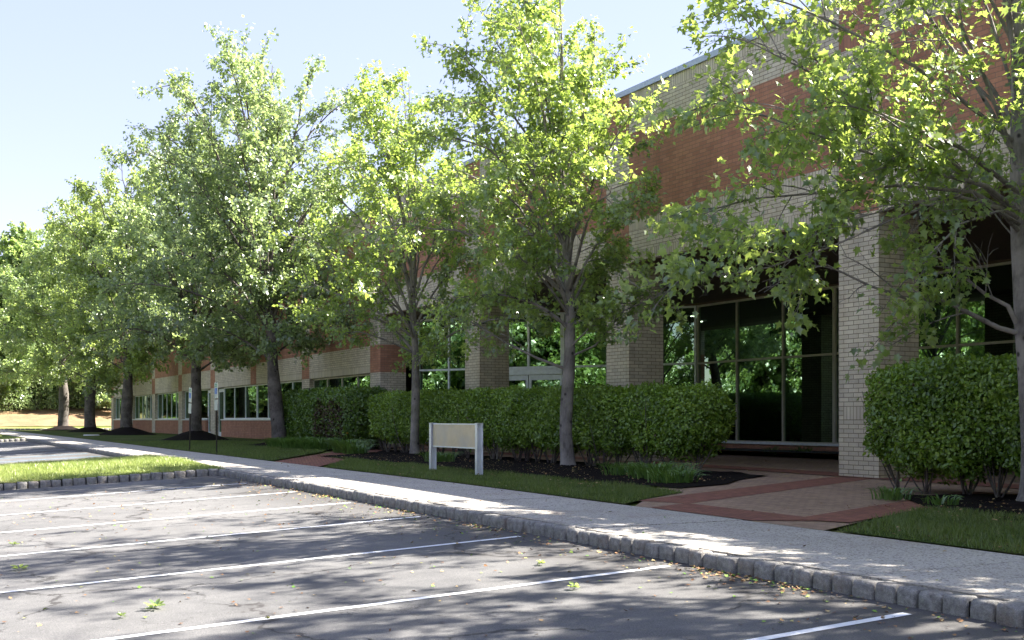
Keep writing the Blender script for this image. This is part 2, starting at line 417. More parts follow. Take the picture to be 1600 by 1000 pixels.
# parking lines (paint sheets 4 mm above the asphalt)
def strip(name, x, y0, y1, w, mt, dz=.005):
    return tag(sheet(name, [x-w/2, x+w/2], arng(y0, y1, 1.2), mt, dz), kind='structure')
stall_x = [3.0, -.25, -3.5, -6.72, -9.95, -13.18, -16.35, -19.4, -22.5, -25.9]
for x in stall_x: strip('parking_line', x, .97, 7.18, .10, M['paint'])
for x in [-42.5, -45.8, -49.1, -52.4, -55.7, -59, -62.3, -65.6, -68.9, -72]: strip('parking_line', x, .9, 7.1, .11, M['paint_blue'] if x > -50 else M['paint'])

# island with grass between the two lots
IX0, IX1 = -39.3, -29.5
isl = MB()
def isl_z(x, y): return gz(x, min(y, 7.43)) + .16 + .10*math.sin(max(0, min(1, (x-IX0)/(IX1-IX0)))*PI)
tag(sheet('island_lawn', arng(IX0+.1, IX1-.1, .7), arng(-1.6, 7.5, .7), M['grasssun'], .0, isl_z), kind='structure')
strip_top = tag(sheet('kerb_verge', arng(IX0, IX1, 1), [7.40, 7.62], M['grassfar'], .012, lambda x, y: g(x)), kind='structure')

# granite block kerbs: each block a rough bevelled box, one mesh per run
def kerb_run(name, A, B, depth, ztop, zbot, pitch=.255, seed=1):
    r = np.random.default_rng(seed)
    V = []; F = []; 
    ax, ay = A; bx, by = B; Ln = math.hypot(bx-ax, by-ay); ex, ey = (bx-ax)/Ln, (by-ay)/Ln; nx, ny = -ey, ex
    s = 0
    while s < Ln:
        w = pitch*r.uniform(.86, 1.14); gap = r.uniform(.016, .034)
        l = w-gap
        a = r.uniform(-.018, .018); h = r.uniform(-.012, .010)
        cx = s + l/2
        px, py = ax+ex*cx, ay+ey*cx
        zt = ztop(px, py)+h; zb = zbot(px, py)-.08
        b0 = len(V); bv = .028
        # cross-section rings along the block
        rings = [(-l/2, .022), (-l/2+.02, 0), (l/2-.02, 0), (l/2, .022)]
        for (t, ins) in rings:
            prof = [(ins+a, zb), (ins+a+r.uniform(-.008, .008), zt-bv-.07), (ins+a+.005+r.uniform(-.006, .006), zt-bv), (bv+ins+a, zt-ins*.5+r.uniform(-.004, .004)),
                    (depth-bv-ins, zt-ins*.5+r.uniform(-.004, .004)), (depth-ins, zt-bv), (depth-ins, zb)]
            for (q, z) in prof:
                V.append((px+ex*t+nx*q, py+ey*t+ny*q, z))
        k = 7
        for i in range(3):
            for j in range(k-1):
                F.append((b0+i*k+j, b0+(i+1)*k+j, b0+(i+1)*k+j+1, b0+i*k+j+1))
        F.append(tuple(b0+j for j in range(k))); F.append(tuple(b0+3*k+j for j in reversed(range(k))))
        s += w
    me = np_mesh(name, V, [i for f in F for i in f], [len(f) for f in F], [M['granite']])
    return tag(link(name, me), kind='structure')
ktop = lambda x, y: g(x) + .004
kbot = lambda x, y: gz(x, 7.3)
kerb_run('kerb', (XL0, 7.41), (XL1, 7.41), .19, ktop, kbot, .255, 3)
mb = MB()
for a in arng(XL0, XL1-5, 5): mb.face([(a, 7.47, g(a)-.35), (a+5, 7.47, g(a+5)-.35), (a+5, 7.47, g(a+5)-.03), (a, 7.47, g(a)-.03)], M['mulch']); mb.face([(a, 7.47, g(a)-.03), (a+5, 7.47, g(a+5)-.03), (a+5, 7.66, g(a+5)-.03), (a, 7.66, g(a)-.03)], M['mulch'])
tag(mb.build('kerb_joint_soil'), kind='structure')
it = lambda x, y: gz(x, min(y, 7.43)) + .165
ib = lambda x, y: gz(x, min(y, 7.43))
kerb_run('island_kerb', (IX1, -1.7), (IX1, 7.40), .19, it, ib, .27, 5)
kerb_run('island_kerb', (IX0, 7.40), (IX0, -1.7), .19, it, ib, .27, 6)
kerb_run('island_kerb', (IX0, -1.7), (IX1, -1.7), .19, it, ib, .27, 8)
kerb_run('lot_end_kerb', (XL0, -30), (XL0, 7.4), .19, it, ib, .3, 9)
kerb_run('road_kerb', (-126.2, -60), (-126.2, 40), .2, lambda x, y: g(x)+.14, lambda x, y: g(x), .5, 10)

# sidewalk slabs
mb = MB(); SX = -10.0; W0, W1 = 7.615, 10.12
xs = [SX + 2.32*i for i in range(-52, 20)]
for i in range(len(xs)-1):
    a, b = xs[i]+.013, xs[i+1]-.013
    dz = random.uniform(-.003, .003)
    p = [(a, W0), (b, W0), (b, W1), (a, W1)]
    top = [(x, y, g(x)+.004+dz) for x, y in p]
    mb.face(top, M['concrete'])
    for k in range(4):
        q, r_ = top[k], top[(k+1) % 4]
        mb.face([(q[0], q[1], q[2]-.09), (r_[0], r_[1], r_[2]-.09), r_, q], M['concrete'])
tag(mb.build('sidewalk'), kind='structure')
tag(sheet('sidewalk_bed', arng(-128, 33, 7), [7.64, 10.2], M['mulch'], -.022, lambda x, y: g(x)), kind='structure')
kerb_strip_far = None

# paved plaza and diagonal walks
tag(sheet('plaza', arng(-48, 18, 2), [17.6, FACADE, 22, 26.45], M['pave_tan'], .004), kind='structure')
walkL = [(-14.9, 10.13), (-18.5, 15.0), (-19.4, 17.62)]; walkR = [(-13.6, 17.62), (-12.6, 13.6), (-10.8, 10.13)]
tag(poly_sheet('brick_walk', [walkL[0], walkR[2], walkR[1], walkR[0], (-21.2, 17.62), (-20.6, 14.6), (-17.4, 12.3)], M['pave_tan'], .004), kind='structure')
def band(p, q, w):
    dx, dy = q[0]-p[0], q[1]-p[1]; l = math.hypot(dx, dy); nx, ny = -dy/l*w/2, dx/l*w/2
    return [(p[0]-nx, p[1]-ny), (q[0]-nx, q[1]-ny), (q[0]+nx, q[1]+ny), (p[0]+nx, p[1]+ny)]
tag(poly_sheet('red_paver_band', band((-15.35, 10.95), (-19.35, 19.0), .95), M['pave_red'], .009), kind='structure')
tag(poly_sheet('red_paver_band', [(-14.5, 10.135), (-12.2, 10.135), (-11.55, 11.15), (-14.95, 11.15)], M['pave_red'], .013), kind='structure')
tag(poly_sheet('red_paver_band', band((-11.7, 10.9), (-14.6, 17.6), .8), M['pave_red'], .017), kind='structure')
tag(poly_sheet('red_paver_band', [(-47, 19.0), (16, 19.0), (16, 20.1), (-47, 20.1)], M['pave_red'], .021), kind='structure')
tag(poly_sheet('side_path', [(-33.8, 10.13), (-29.8, 10.13), (-37.3, 14.2), (-42.6, 17.61), (-46.5, 17.61), (-46.5, 16.6), (-41.5, 14.6)], M['pave_red'], .006), kind='structure')

# lawn strips beside the sidewalk + mulch beds
def rough(fn, amp, sc=1.7):
    def h(x, y): return fn(x, y) + amp*(math.sin(x*sc*2.1+y*3.1)*math.sin(y*sc*1.7-x*.9)+.5*math.sin(x*7.3*sc)*math.sin(y*6.1*sc))
    return h
lawnA = [(-29.4, 10.17), (-15.25, 10.17), (-16.0, 11.1), (-17.0, 12.6), (-18, 12.75), (-36.5, 12.75), (-34.2, 12.6)]
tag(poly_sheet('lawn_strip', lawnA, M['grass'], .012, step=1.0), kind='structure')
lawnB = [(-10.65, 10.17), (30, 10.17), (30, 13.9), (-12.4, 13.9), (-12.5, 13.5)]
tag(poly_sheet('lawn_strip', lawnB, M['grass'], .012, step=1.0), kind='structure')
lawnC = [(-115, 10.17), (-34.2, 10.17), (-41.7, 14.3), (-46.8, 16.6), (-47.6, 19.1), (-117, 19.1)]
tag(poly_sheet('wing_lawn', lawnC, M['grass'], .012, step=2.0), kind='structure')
def mulch_poly(name, pts, h=.10):
    return tag(poly_sheet(name, pts, M['mulch'], .0, rough(lambda x, y: gz(x, y)+.03, .018), step=.35), kind='structure')
mulch_poly('mulch_bed', [(-18.5, 14.8), (-17.9, 13.2), (-19.5, 12.55), (-37.6, 12.75), (-38.6, 14.6), (-42.4, 17.2), (-42.4, 17.75), (-20.7, 17.75), (-19.6, 16.0)])
mulch_poly('mulch_bed', [(-12.7, 13.9), (-11.0, 13.2), (22, 13.5), (22, 17.9), (-13.9, 17.9), (-14.6, 15.4)])
mulch_poly('mulch_bed', [(-54.5, 14.4), (-42.5, 15.4), (-46.6, 16.7), (-43.2, 18.3), (-54.5, 18.3)])
mulch_poly('window_bed', [(-37.0, 26.4), (14, 26.4), (14, 27.95), (-36.8, 27.95)])
tag(poly_sheet('soil_patch', [(-27.3, 11.1), (-25.6, 10.7), (-23.6, 11.2), (-23.3, 12.0), (-25, 12.3), (-27, 12.1)], M['dirt'], .02), kind='structure')

# ------------------------------------------------------------------ building
B = empty('office_building', (-50, FACADE, -1.2), 'long two-tone tan and red brick office building with flat roof and square brick columns', 'building')
PITCH = 9.754; CW = 1.22; Y0 = FACADE; Y1 = FACADE+CW
xc = lambda k: -18.75 - PITCH*k
ZT0, ZT1, ZR1, ZTOP = 4.60, 5.82, 8.36, 9.52
tan, tans, red, reds = M['tan'], M['tan_s'], M['red'], M['red_s']
SH = .3048
def bands(mb, x0, x1, y0, y1, zs, skip=''):
    for (z0, z1, m, rot) in zs: mb.box(x0, x1, y0, y1, z0, z1, m, rot, skip=skip)
UP = [(ZT1, ZR1, red, False), (ZR1, ZTOP-SH, tan, False), (ZTOP-SH, ZTOP, tans, True)]
# arcade columns
for k in range(-3, 4):
    x1 = xc(k); x0 = x1-CW; mb = MB(); zb = g(x0)-.1
    low = 2.10 if k == 3 else ZT0
    mb.box(x0, x1, Y0, Y1, zb, low, tan)
    if k == 3:
        mb.box(x0, x1, Y0, Y1, 2.10, 3.32, red, skip='td'); mb.box(x0, x1, Y0, Y1, 3.32, ZR1, tan, skip='td')
    else:
        mb.box(x0, x1, Y0, Y1, ZT0, ZT0+SH, reds, True, skip='td'); mb.box(x0, x1, Y0, Y1, ZT0+SH, ZT1-SH, red, skip='td')
        mb.box(x0, x1, Y0, Y1, ZT1-SH, ZT1, reds, True, skip='td'); mb.box(x0, x1, Y0, Y1, ZT1, ZR1, tan, skip='td')
    mb.box(x0, x1, Y0, Y1, ZR1, ZR1+SH, reds, True, skip='td'); mb.box(x0, x1, Y0, Y1, ZR1+SH, ZTOP-.001, red, skip='t')
    # upright-brick inset panel, a few mm proud, on front and both sides
    for zz in ((0.0,) if k != 3 else ()):
        mb.box(x0+.152, x1-.152, Y0-.004, Y0, zz, zz+SH, tans, True, skip='b')
        mb.box(x1, x1+.004, Y0+.152, Y1-.152, zz, zz+SH, tans, True, skip='l')
        mb.box(x0-.004, x0, Y0+.152, Y1-.152, zz, zz+SH, tans, True, skip='r')
    mb.build('brick_column', B)
# walls over the arcade bays
for k in range(-2, 4):
    x0, x1 = xc(k), xc(k-1)-CW
    mb = MB()
    mb.box(x0, x1, Y0, Y1, ZT0, ZT0+SH, tans, True, skip='lrt'); mb.box(x0, x1, Y0, Y1, ZT0+SH, ZT1-SH, tan, skip='lrtd'); mb.box(x0, x1, Y0, Y1, ZT1-SH, ZT1, tans, True, skip='lrtd')
    bands(mb, x0, x1, Y0, Y1, UP, 'lrtd')
    mb.build('brick_wall', B)
    mb = MB(); mb.box(x0+.004, x1-.004, Y0+.004, Y1-.01, ZT0-.045, ZT0-.002, M['lintel']); mb.build('lintel', B)
# wing walls, piers, windows (k = 3 .. 10)
GYW = Y0+.26
for k in range(4, 11):
    x1 = xc(k); x0 = x1-CW; mb = MB()
    if k != 5: mb.box(x0, x1, Y0, Y0+.5, g(x0)-.1, 2.10, tan, skip='t')
    mb.box(x0, x1, Y0, Y0+.5, 2.10, 3.32, red, skip='t'); mb.box(x0, x1, Y0, Y0+.5, 3.32, ZR1, tan, skip='td'); mb.box(x0, x1, Y0, Y0+.5, ZR1, ZTOP-.001, red, skip='td')
    mb.build('brick_pier', B)
def window(A, Bp, zs, mull, frame_mat, hbars, bar=.07, depth=.10, name='window', kick=None):
    """frame grid with panes along the xy segment A->B; zs=(z0,z1)"""
    z0, z1 = zs
    Ln = math.hypot(Bp[0]-A[0], Bp[1]-A[1]); ex, ey = (Bp[0]-A[0])/Ln, (Bp[1]-A[1])/Ln
    P = lambda t: (A[0]+ex*t, A[1]+ey*t)
    mb = MB(); hb = bar/2
    ts = [0+hb] + list(mull) + [Ln-hb]
    for t in ts: mb.obox(P(t-hb), P(t+hb), -depth/2, depth/2, z0, z1, frame_mat)
    zsb = [z0+hb] + list(hbars) + [z1-hb]
    for i in range(len(ts)-1):
        for z in zsb: mb.obox(P(ts[i]+hb), P(ts[i+1]-hb), -depth/2+.004, depth/2-.004, z-hb, z+hb, frame_mat)
    o = mb.build(name, B)
    pm = MB()
    for i in range(len(ts)-1):
        for j in range(len(zsb)-1):
            a, b = P(ts[i]+hb-.01), P(ts[i+1]-hb+.01)
            q0, q1 = zsb[j]+hb-.01, zsb[j+1]-hb+.01
            pm.face([(a[0], a[1], q0), (b[0], b[1], q0), (b[0], b[1], q1), (a[0], a[1], q1)], M['glass'])
    pm.build('pane', o)
    return o
def door(A, Bp, z0, z1, mt, two=False, hz=None):
    Ln = math.hypot(Bp[0]-A[0], Bp[1]-A[1]); ex, ey = (Bp[0]-A[0])/Ln, (Bp[1]-A[1])/Ln
    P = lambda t: (A[0]+ex*t, A[1]+ey*t)
    st = .13; mb = MB()
    mb.obox(P(.01), P(st), -.04, .04, z0, z1, mt); mb.obox(P(Ln-st), P(Ln-.01), -.04, .04, z0, z1, mt)
    mb.obox(P(st), P(Ln-st), -.037, .037, z0, z0+.26, mt); mb.obox(P(st), P(Ln-st), -.037, .037, z1-.22, z1, mt)
    o = mb.build('door', B)
    pm = MB(); a, b = P(st-.01), P(Ln-st+.01)
    pm.face([(a[0], a[1], z0+.25), (b[0], b[1], z0+.25), (b[0], b[1], z1-.21), (a[0], a[1], z1-.21)], M['glass']); pm.build('pane', o)
    h = MB(); t = .075; zc = z0+1.05
    q0, q1 = P(t-.015), P(t+.015)
    h.obox(q0, q1, -.10, -.07, zc-.25, zc+.25, M['lintel'])
    for zz in (zc-.2, zc+.17): h.obox(q0, q1, -.07, -.04, zz, zz+.03, M['lintel'])
    h.build('handle', o)
    return o
for k in range(3, 10):
    x0 = xc(k+1); x1 = xc(k)-CW                       # clear bay, left pier's right face to right pier's left face
    xa = x0 - (CW if k+1 == 5 else 0); xb = x1 + (CW if k == 5 else 0)
    xa = x0 - CW/2 if k+1 == 5 else x0; xb = x1 + CW/2 if k == 5 else x1
    wa, wb = xa, xb
    mb = MB()
    mb.box(x0, x1, Y0, Y0+.5, 2.10, 2.10+SH, tans, True, skip='lrt'); mb.box(x0, x1, Y0, Y0+.5, 2.10+SH, 3.32, tan, skip='lrtd')
    mb.box(x0, x1, Y0, Y0+.5, 3.32, ZR1, red, skip='lrtd'); bands(mb, x0, x1, Y0, Y0+.5, UP[1:], 'lrtd')
    if k == 5: door((xb-.0-xb+x1-.0-1.55+1.55, GYW), (x1+.001, GYW), 0, 1, M['frame_grey']) if False else None
    if k == 6:   # door at the right end of this bay
        door((x1-1.5, GYW), (x1-.04, GYW), gz(x1, 19)+.03, 2.04, M['frame_grey']); wb = x1-1.52
    if k+1 == 6:
        door((x0+.04, GYW), (x0+1.5, GYW), gz(x0, 19)+.03, 2.04, M['frame_grey']); wa = x0+1.52
    mb.box(wa, wb, Y0+.03, Y0+.5, g((wa+wb)/2)-.2, -.035, red, skip='t')
    mb.build('brick_wall', B)
    s = MB(); s.box(wa+.003, wb-.003, Y0-.04, Y0+.5, -.03, .045, M['frame_grey']); s.build('window_sill', B)
    n = max(2, round((wb-wa)/2.44/1.0)); n = n if (wb-wa) < 9.2 else n
    n = round((wb-wa)/1.62) if k >= 7 else round((wb-wa)/2.3)
    window((wa+.01, GYW), (wb-.01, GYW), (.05, 2.09), [(wb-wa-.02)*i/n for i in range(1, n)], M['frame_grey'] if k > 3 else M['frame_tan'], [], .07)
# coping, in lengths
mb = MB(); x = xc(10)-CW-.06
while x < 22:
    e = min(x+3.05, 22); mb.box(x, e-.012, Y0-.06, Y1+.1, ZTOP, ZTOP+.16, M['coping']); x = e
mb.box(xc(10)-CW-.06, xc(10)-CW+.5, Y1+.1, 59.9, ZTOP, ZTOP+.16, M['coping'])
mb.build('coping', B)
# rest of the shell
mb = MB(); XE0, XE1 = xc(10)-CW, 20.5
mb.box(XE0, XE1, Y1, 60, 8.6, 8.9, M['roofing']); mb.build('roof', B)
mb = MB()
mb.box(XE0, XE0+.4, Y0+.5, 60, -1.3, 2.1, tan, skip='lr'); 
for (z0, z1, m) in ((-1.3, 0, red), (0, 3.32, tan), (3.32, ZR1, red), (ZR1, ZTOP-.002, tan)):
    mb.box(XE0, XE0+.4, Y0+.502, 60, z0, z1, m, skip='td')
mb.box(XE0, XE1, 60, 60.4, -2, ZTOP, tan); mb.box(XE1, XE1+.4, Y1, 60.4, -2, ZTOP, tan)
mb.build('end_wall', B)
# arcade soffit, bulkhead, glass line
GY = 28.05; ZG = 4.48; HB = 2.21
GA = (-36.9, GY); GB = (-48.2, 21.0); GR = (18.0, GY)
mb = MB()
mb.face([(18, Y1-.02, ZT0-.046), (-48.2, Y1-.02, ZT0-.046), (-48.2, 28.4, ZT0-.046), (18, 28.4, ZT0-.046)], M['soffit'])
mb.build('soffit', B)
mb = MB(); mb.obox(GR, GA, -.1, .1, ZG, ZT0-.05, M['soffit']); mb.obox(GA, GB, -.1, .1, ZG, ZT0-.05, M['soffit']); mb.build('bulkhead', B)
mb = MB(); mb.obox((18, GY+.03), (-36.9, GY+.03), -.12, .12, -1.7, -.84, M['red']); mb.obox(GA, GB, -.1, .1, -1.6, -1.05, M['red']); mb.build('window_plinth', B)
# straight glass: mullions on a 2.27 m grid; one window per arcade bay
X = [-29.38+2.547*i for i in range(-2, 19)]
segs = [(-36.88, -29.38), (-29.38, -21.74), (-21.74, -14.1), (-14.1, -6.46), (-6.46, 1.18), (1.18, 8.82), (8.82, 17.9)]
for a, b in segs:
    ml = [x-a for x in X if a+.5 < x < b-.5]
    window((a, GY), (b, GY), (-.84, ZG), ml, M['frame_tan'], [HB], .075, .13)
sill = MB(); sill.box(-36.8, 18, GY-.2, GY-.071, -.88, -.80, M['frame_grey']); sill.build('window_sill', B)
# diagonal entrance glass
dl = math.hypot(GB[0]-GA[0], GB[1]-GA[1])
ud = ((GB[0]-GA[0])/dl, (GB[1]-GA[1])/dl)
PD = lambda t: (GA[0]+ud[0]*t, GA[1]+ud[1]*t)
def tx(px):        # where the sight line of the doors meets the entrance wall (gives metres along it)
    u = (px-800)/1825; d0 = (-.8813+.4726*u, .4726+.8813*u)
    det = d0[0]*(-ud[1]) - d0[1]*(-ud[0])
    return (d0[0]*GA[1]-d0[1]*GA[0])/ (d0[1]*ud[0]-d0[0]*ud[1])
tD0, tD1, tD2 = tx(880), tx(826.5), tx(773)
zf = gz(-41, 22)
window(PD(0.05), PD(tD0), (-1.05, ZG), [tD0*.5], M['frame_grey'], [HB], .08, .13)
window(PD(tD0), PD(tD2), (HB-.05, ZG), [tD1-tD0], M['frame_grey'], [], .10, .14)
tm = tx(702)
window(PD(tD2), PD(dl-.05), (-1.05, ZG), [tm-tD2, tx(655)-tD2], M['frame_grey'], [HB], .08, .13)
mb = MB(); mb.obox(PD(tD2), PD(tD0), -.12, .06, HB-.30, HB-.06, M['frame_grey']); mb.build('door_header', B)
door(PD(tD0), PD(tD1-.01), zf+.02, HB-.31, M['frame_grey']); door(PD(tD2), PD(tD1+.01), zf+.02, HB-.31, M['frame_grey'])
# dark rooms behind the glass
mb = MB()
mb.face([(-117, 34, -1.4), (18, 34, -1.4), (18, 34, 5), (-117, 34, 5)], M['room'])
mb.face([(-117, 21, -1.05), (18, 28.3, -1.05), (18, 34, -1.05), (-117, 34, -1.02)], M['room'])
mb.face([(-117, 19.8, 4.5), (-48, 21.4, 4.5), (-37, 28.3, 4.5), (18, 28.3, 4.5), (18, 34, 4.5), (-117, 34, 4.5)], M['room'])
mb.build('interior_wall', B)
for x in (-8, -15.1, -22.1, -29.2, -36.2, -42.9):
    s = MB(); s.cyl(x, 23.3, 4.50, 4.549, .24, M['frame_grey'], 16, .26)
    o = s.build('ceiling_light', B)
    s = MB(); s.cyl(x, 23.3, 4.475, 4.498, .075, M['lamp'], 12); s.build('bulb', o)

# ------------------------------------------------------------------ vegetation
def norm(a): return a/np.maximum(np.linalg.norm(a, axis=-1, keepdims=True), 1e-9)
MAPLE = np.array([(0,0,0),(.30,-.06,.05),(.24,.17,.02),(.52,.42,.10),(.22,.50,.03),(0,1.0,-.06),(-.22,.50,.03),(-.52,.42,.10),(-.24,.17,.02),(-.30,-.06,.05)])
MAPLE_F = [[0,1,2,3,4,5],[0,5,6,7,8,9]]
OVAL = np.array([(0,0,0),(.30,.35,.06),(.22,.75,.04),(0,1,-.05),(-.22,.75,.04),(-.30,.35,.06)])
OVAL_F = [[0,1,2,3],[0,3,4,5]]
DIAM = np.array([(0,0,0),(.42,.45,.10),(0,1,-.03),(-.42,.45,.10)])
DIAM_F = [[0,1,2],[0,2,3]]
def leaves_mesh(name, pos, axis, nrm, size, tint, mats, tmpl=(DIAM, DIAM_F), midx=None):
    T, F = tmpl
    axis = norm(axis); nrm = norm(nrm - (nrm*axis).sum(-1, keepdims=True)*axis)
    side = np.cross(axis, nrm)
    n, k = len(pos), len(T)
    V = pos[:, None, :] + size[:, None, None]*(T[None, :, 0, None]*side[:, None] + T[None, :, 1, None]*axis[:, None] + T[None, :, 2, None]*nrm[:, None])
    flat = np.array([i for f in F for i in f]); sizes = np.tile([len(f) for f in F], n)
    FF = (np.arange(n)[:, None]*k + flat[None]).ravel()
    ti = np.repeat(tint, len(F))
    return np_mesh(name, V.reshape(-1, 3), FF, sizes, mats, False, None, ti, None if midx is None else np.repeat(midx, len(F)))

def bez(p0, p1, p2, n):
    t = np.linspace(0, 1, n)[:, None]
    return (1-t)**2*p0 + 2*t*(1-t)*p1 + t*t*p2

class Tubes:
    def __init__(s): s.V = []; s.F = []; s.n = 0
    def add(s, pts, rad, k=5):
        pts = np.asarray(pts, float); m = len(pts)
        tan_ = np.gradient(pts, axis=0); tan_ = norm(tan_)
        ref = np.array([0, 0, 1.]) if abs(tan_[0][2]) < .9 else np.array([1., 0, 0])
        a = norm(np.cross(tan_, ref)); b = np.cross(tan_, a)
        ang = np.arange(k)*2*PI/k
        R = pts[:, None] + np.asarray(rad)[:, None, None]*(np.cos(ang)[None, :, None]*a[:, None] + np.sin(ang)[None, :, None]*b[:, None])
        s.V.append(R.reshape(-1, 3))
        i = np.arange(m-1)[:, None]*k; j = np.arange(k)[None]; j2 = (j+1) % k
        s.F.append((np.stack([i+j, i+j2, i+k+j2, i+k+j], -1).reshape(-1, 4)) + s.n)
        s.n += m*k
    def mesh(s, name, m):
        V = np.concatenate(s.V); F = np.concatenate(s.F)
        return np_mesh(name, V, F, [4]*len(F), [m], True)

def tree(name, label, cat, pos, prof, zfork, seed, lsize, trunk_r, leafm, bark, n1=26, n2=9, n3=6, nl=11, lean=(0, 0), group=None,
         tmpl=(DIAM, DIAM_F), off=(0, 0), extra=None, bare=.0, tw=1.0, sun_tint=.5, lumps=.28, rise=.4, segs_k=(10, 6, 4, 3), lsc=1.0, thin=None):
    """prof: list of (z above ground, crown radius). pos: base. off: crown-centre shift"""
    r = np.random.default_rng(seed)
    base = np.array([pos[0], pos[1], gz(pos[0], pos[1]) if len(pos) == 2 else pos[2]])
    root = empty(name, tuple(base), label, cat, group)
    pz = [p[0] for p in prof]; pr = [p[1] for p in prof]
    ztop, zlow = pz[-1], pz[0]
    lean = np.array([lean[0], lean[1], 0.0]); off3 = np.array([off[0], off[1], 0.0])
    ph = r.uniform(0, 6.28, 6)
    def lump(az, z): return 1 + lumps*(math.sin(2*az+ph[0]+z*.7)*.5+math.sin(3*az+ph[1]-z*1.1)*.5+math.sin(5*az+ph[2]+z*1.9)*.35)
    def trunk_pt(z):
        t = z/ztop
        return base + np.array([0, 0, z]) + lean*t + off3*max(0, (z-zfork)/(ztop-zfork))*.3 + np.array([math.sin(z*.9+ph[3])*.06, math.cos(z*.8+ph[4])*.06, 0])*min(1, z)
    tr_r = lambda z: trunk_r*((1-z/ztop*.35) if z < zfork else .80*(1-(z-zfork)/(ztop-zfork))**1.1+.02) 
    T = Tubes()
    zz = np.concatenate([[-.15, 0, .08, .2, .45], np.linspace(.9, ztop*.97, 22)])
    fl = [1.75, 1.55, 1.3, 1.14, 1.05] + [1]*22
    T.add([trunk_pt(max(z, 0)) + np.array([0, 0, min(z, 0)]) for z in zz], [max(.012, tr_r(max(z, 0))*f*(1+r.uniform(-.04, .04))) for z, f in zip(zz, fl)], segs_k[0]+2)
    LP, LA, LT, LN = [], [], [], []
    limbs = []
    ga = 2.39996
    for i in range(n1):
        t = (i+.5)/n1; t = t**.9
        zt = zlow + (ztop-zlow)*min(1, t+r.uniform(-.03, .03)); az = i*ga + r.uniform(-.4, .4)
        rad = np.interp(zt, pz, pr)*lump(az, zt)*r.uniform(.80, 1.04)
        c = base + lean*(zt/ztop) + off3*max(0, min(1, (zt-zfork*.5)/(ztop-zfork)*2.0 if zt > 0 else 0)) + np.array([0, 0, zt])
        e = c + rad*np.array([math.cos(az), math.sin(az), 0])
        zs = max(zfork*r.uniform(.92, 1.15), min(zt-.25*rad, zfork + (zt-zfork)*r.uniform(.30, .55)))
        zs = min(zs, ztop*.93)
        p0 = trunk_pt(zs)
        mid = p0 + (e-p0)*.45 + np.array([0, 0, rise*np.linalg.norm(e-p0)*r.uniform(.2, .8)*(.6 if zt < zfork+1.5 else 1)])
        pts = bez(p0, mid, e, 9) + r.normal(0, .03, (9, 3))*np.linspace(0, 1, 9)[:, None]*2
        r0 = lsc*min(tr_r(zs)*.55, .010+.0105*np.linalg.norm(e-p0))
        limbs.append((pts, r0, 1.0))
    if extra:
        for pts, r0, leafy in extra: limbs.append((np.asarray(pts, float), r0, leafy))
    for pts, r0, leafy in limbs:
        m = len(pts); Ln = np.linalg.norm(np.diff(pts, axis=0), axis=1).sum()
        rads = np.linspace(1, .18, m)*r0
        T.add(pts, rads, segs_k[1])
        k2 = max(3, int(n2*min(1.3, .5+Ln/5)*(1 if leafy > .3 else .8)))
        for j in range(k2):
            s = .22+.78*(j+r.uniform(.2, .9))/k2
            s = min(.995, s)
            q = s*(m-1); a = int(q); f = q-a
            p = pts[a]*(1-f) + pts[min(a+1, m-1)]*f
            d = pts[min(a+1, m-1)] - pts[max(a-1, 0)]; d = norm(d[None])[0]
            out = p-base-lean; out[2] = 0; out = norm(out[None])[0]
            rnd = norm(r.normal(0, 1, (1, 3)))[0]
            dd = norm((d*.75 + rnd*.95 + out*.25 + np.array([0, 0, .10]))[None])[0]
            l2 = tw*r.uniform(.55, 1.25)*(1.25-.5*s)*min(1.4, .45+Ln*.18)
            e2 = p + dd*l2; md = (p+e2)/2 + np.array([0, 0, .10*l2])
            b2 = bez(p, md, e2 + np.array([0, 0, -.06*l2]), 5)
            T.add(b2, np.linspace(.24, .07, 5)*r0*1.0+.002, segs_k[2])
            bt = r.normal(0, .13); bn = r.normal(0, .45, 3)
            bare_here = (r.random() < bare) or (leafy < .3 and r.random() > leafy)
            for w in range(n3):
                s3 = .25+.75*(w+r.random())/n3; q = min(3.99, s3*4); a3 = int(q)
                p3 = b2[a3]*(1-(q-a3)) + b2[a3+1]*(q-a3)
                d3 = norm((dd*.6 + r.normal(0, .6, 3) + np.array([0, 0, .05]))[None])[0]
                l3 = tw*r.uniform(.25, .55)
                e3 = p3 + d3*l3
                T.add([p3, (p3+e3)/2+np.array([0, 0, .03]), e3], [.0055, .004, .0025], segs_k[3])
                if bare_here: continue
                nn = r.poisson(nl*2.6*(.45+1.1*r.random()))
                if nn == 0: continue
                u = r.uniform(.1, 1.1, nn)[:, None]
                lp = p3 + (e3-p3)*u + r.normal(0, .052*tw+.03, (nn, 3))
                LP.append(lp); LA.append(np.tile(d3, (nn, 1)))
                LT.append(np.full(nn, bt+r.uniform(-.08, .08))); LN.append(np.tile(bn+r.normal(0, .28, 3), (nn, 1)))
    P = np.concatenate(LP); A = np.concatenate(LA); tt = np.concatenate(LT); NN = np.concatenate(LN)
    keep = P[:, 2] > base[2] + .9
    if thin: keep &= ~((P[:, 2] > base[2]+thin[0]) & (r.random(len(P)) < thin[1]))
    P, A, tt, NN = P[keep], A[keep], tt[keep], NN[keep]; n = len(P)
    ax = A*.5 + r.normal(0, .6, (n, 3)) + np.array([0, 0, -.5])
    nr = np.array([0, 0, 1.0]) + NN + r.normal(0, .38, (n, 3))
    size = lsize*r.uniform(.5, 1.35, n)
    cen = base[:2]+off3[:2]*.5
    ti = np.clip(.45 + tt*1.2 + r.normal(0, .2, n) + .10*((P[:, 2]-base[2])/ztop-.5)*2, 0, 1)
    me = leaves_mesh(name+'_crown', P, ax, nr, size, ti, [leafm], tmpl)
    link('trunk', T.mesh(name+'_trunk', bark), root)
    link('crown', me, root)
    return root, n

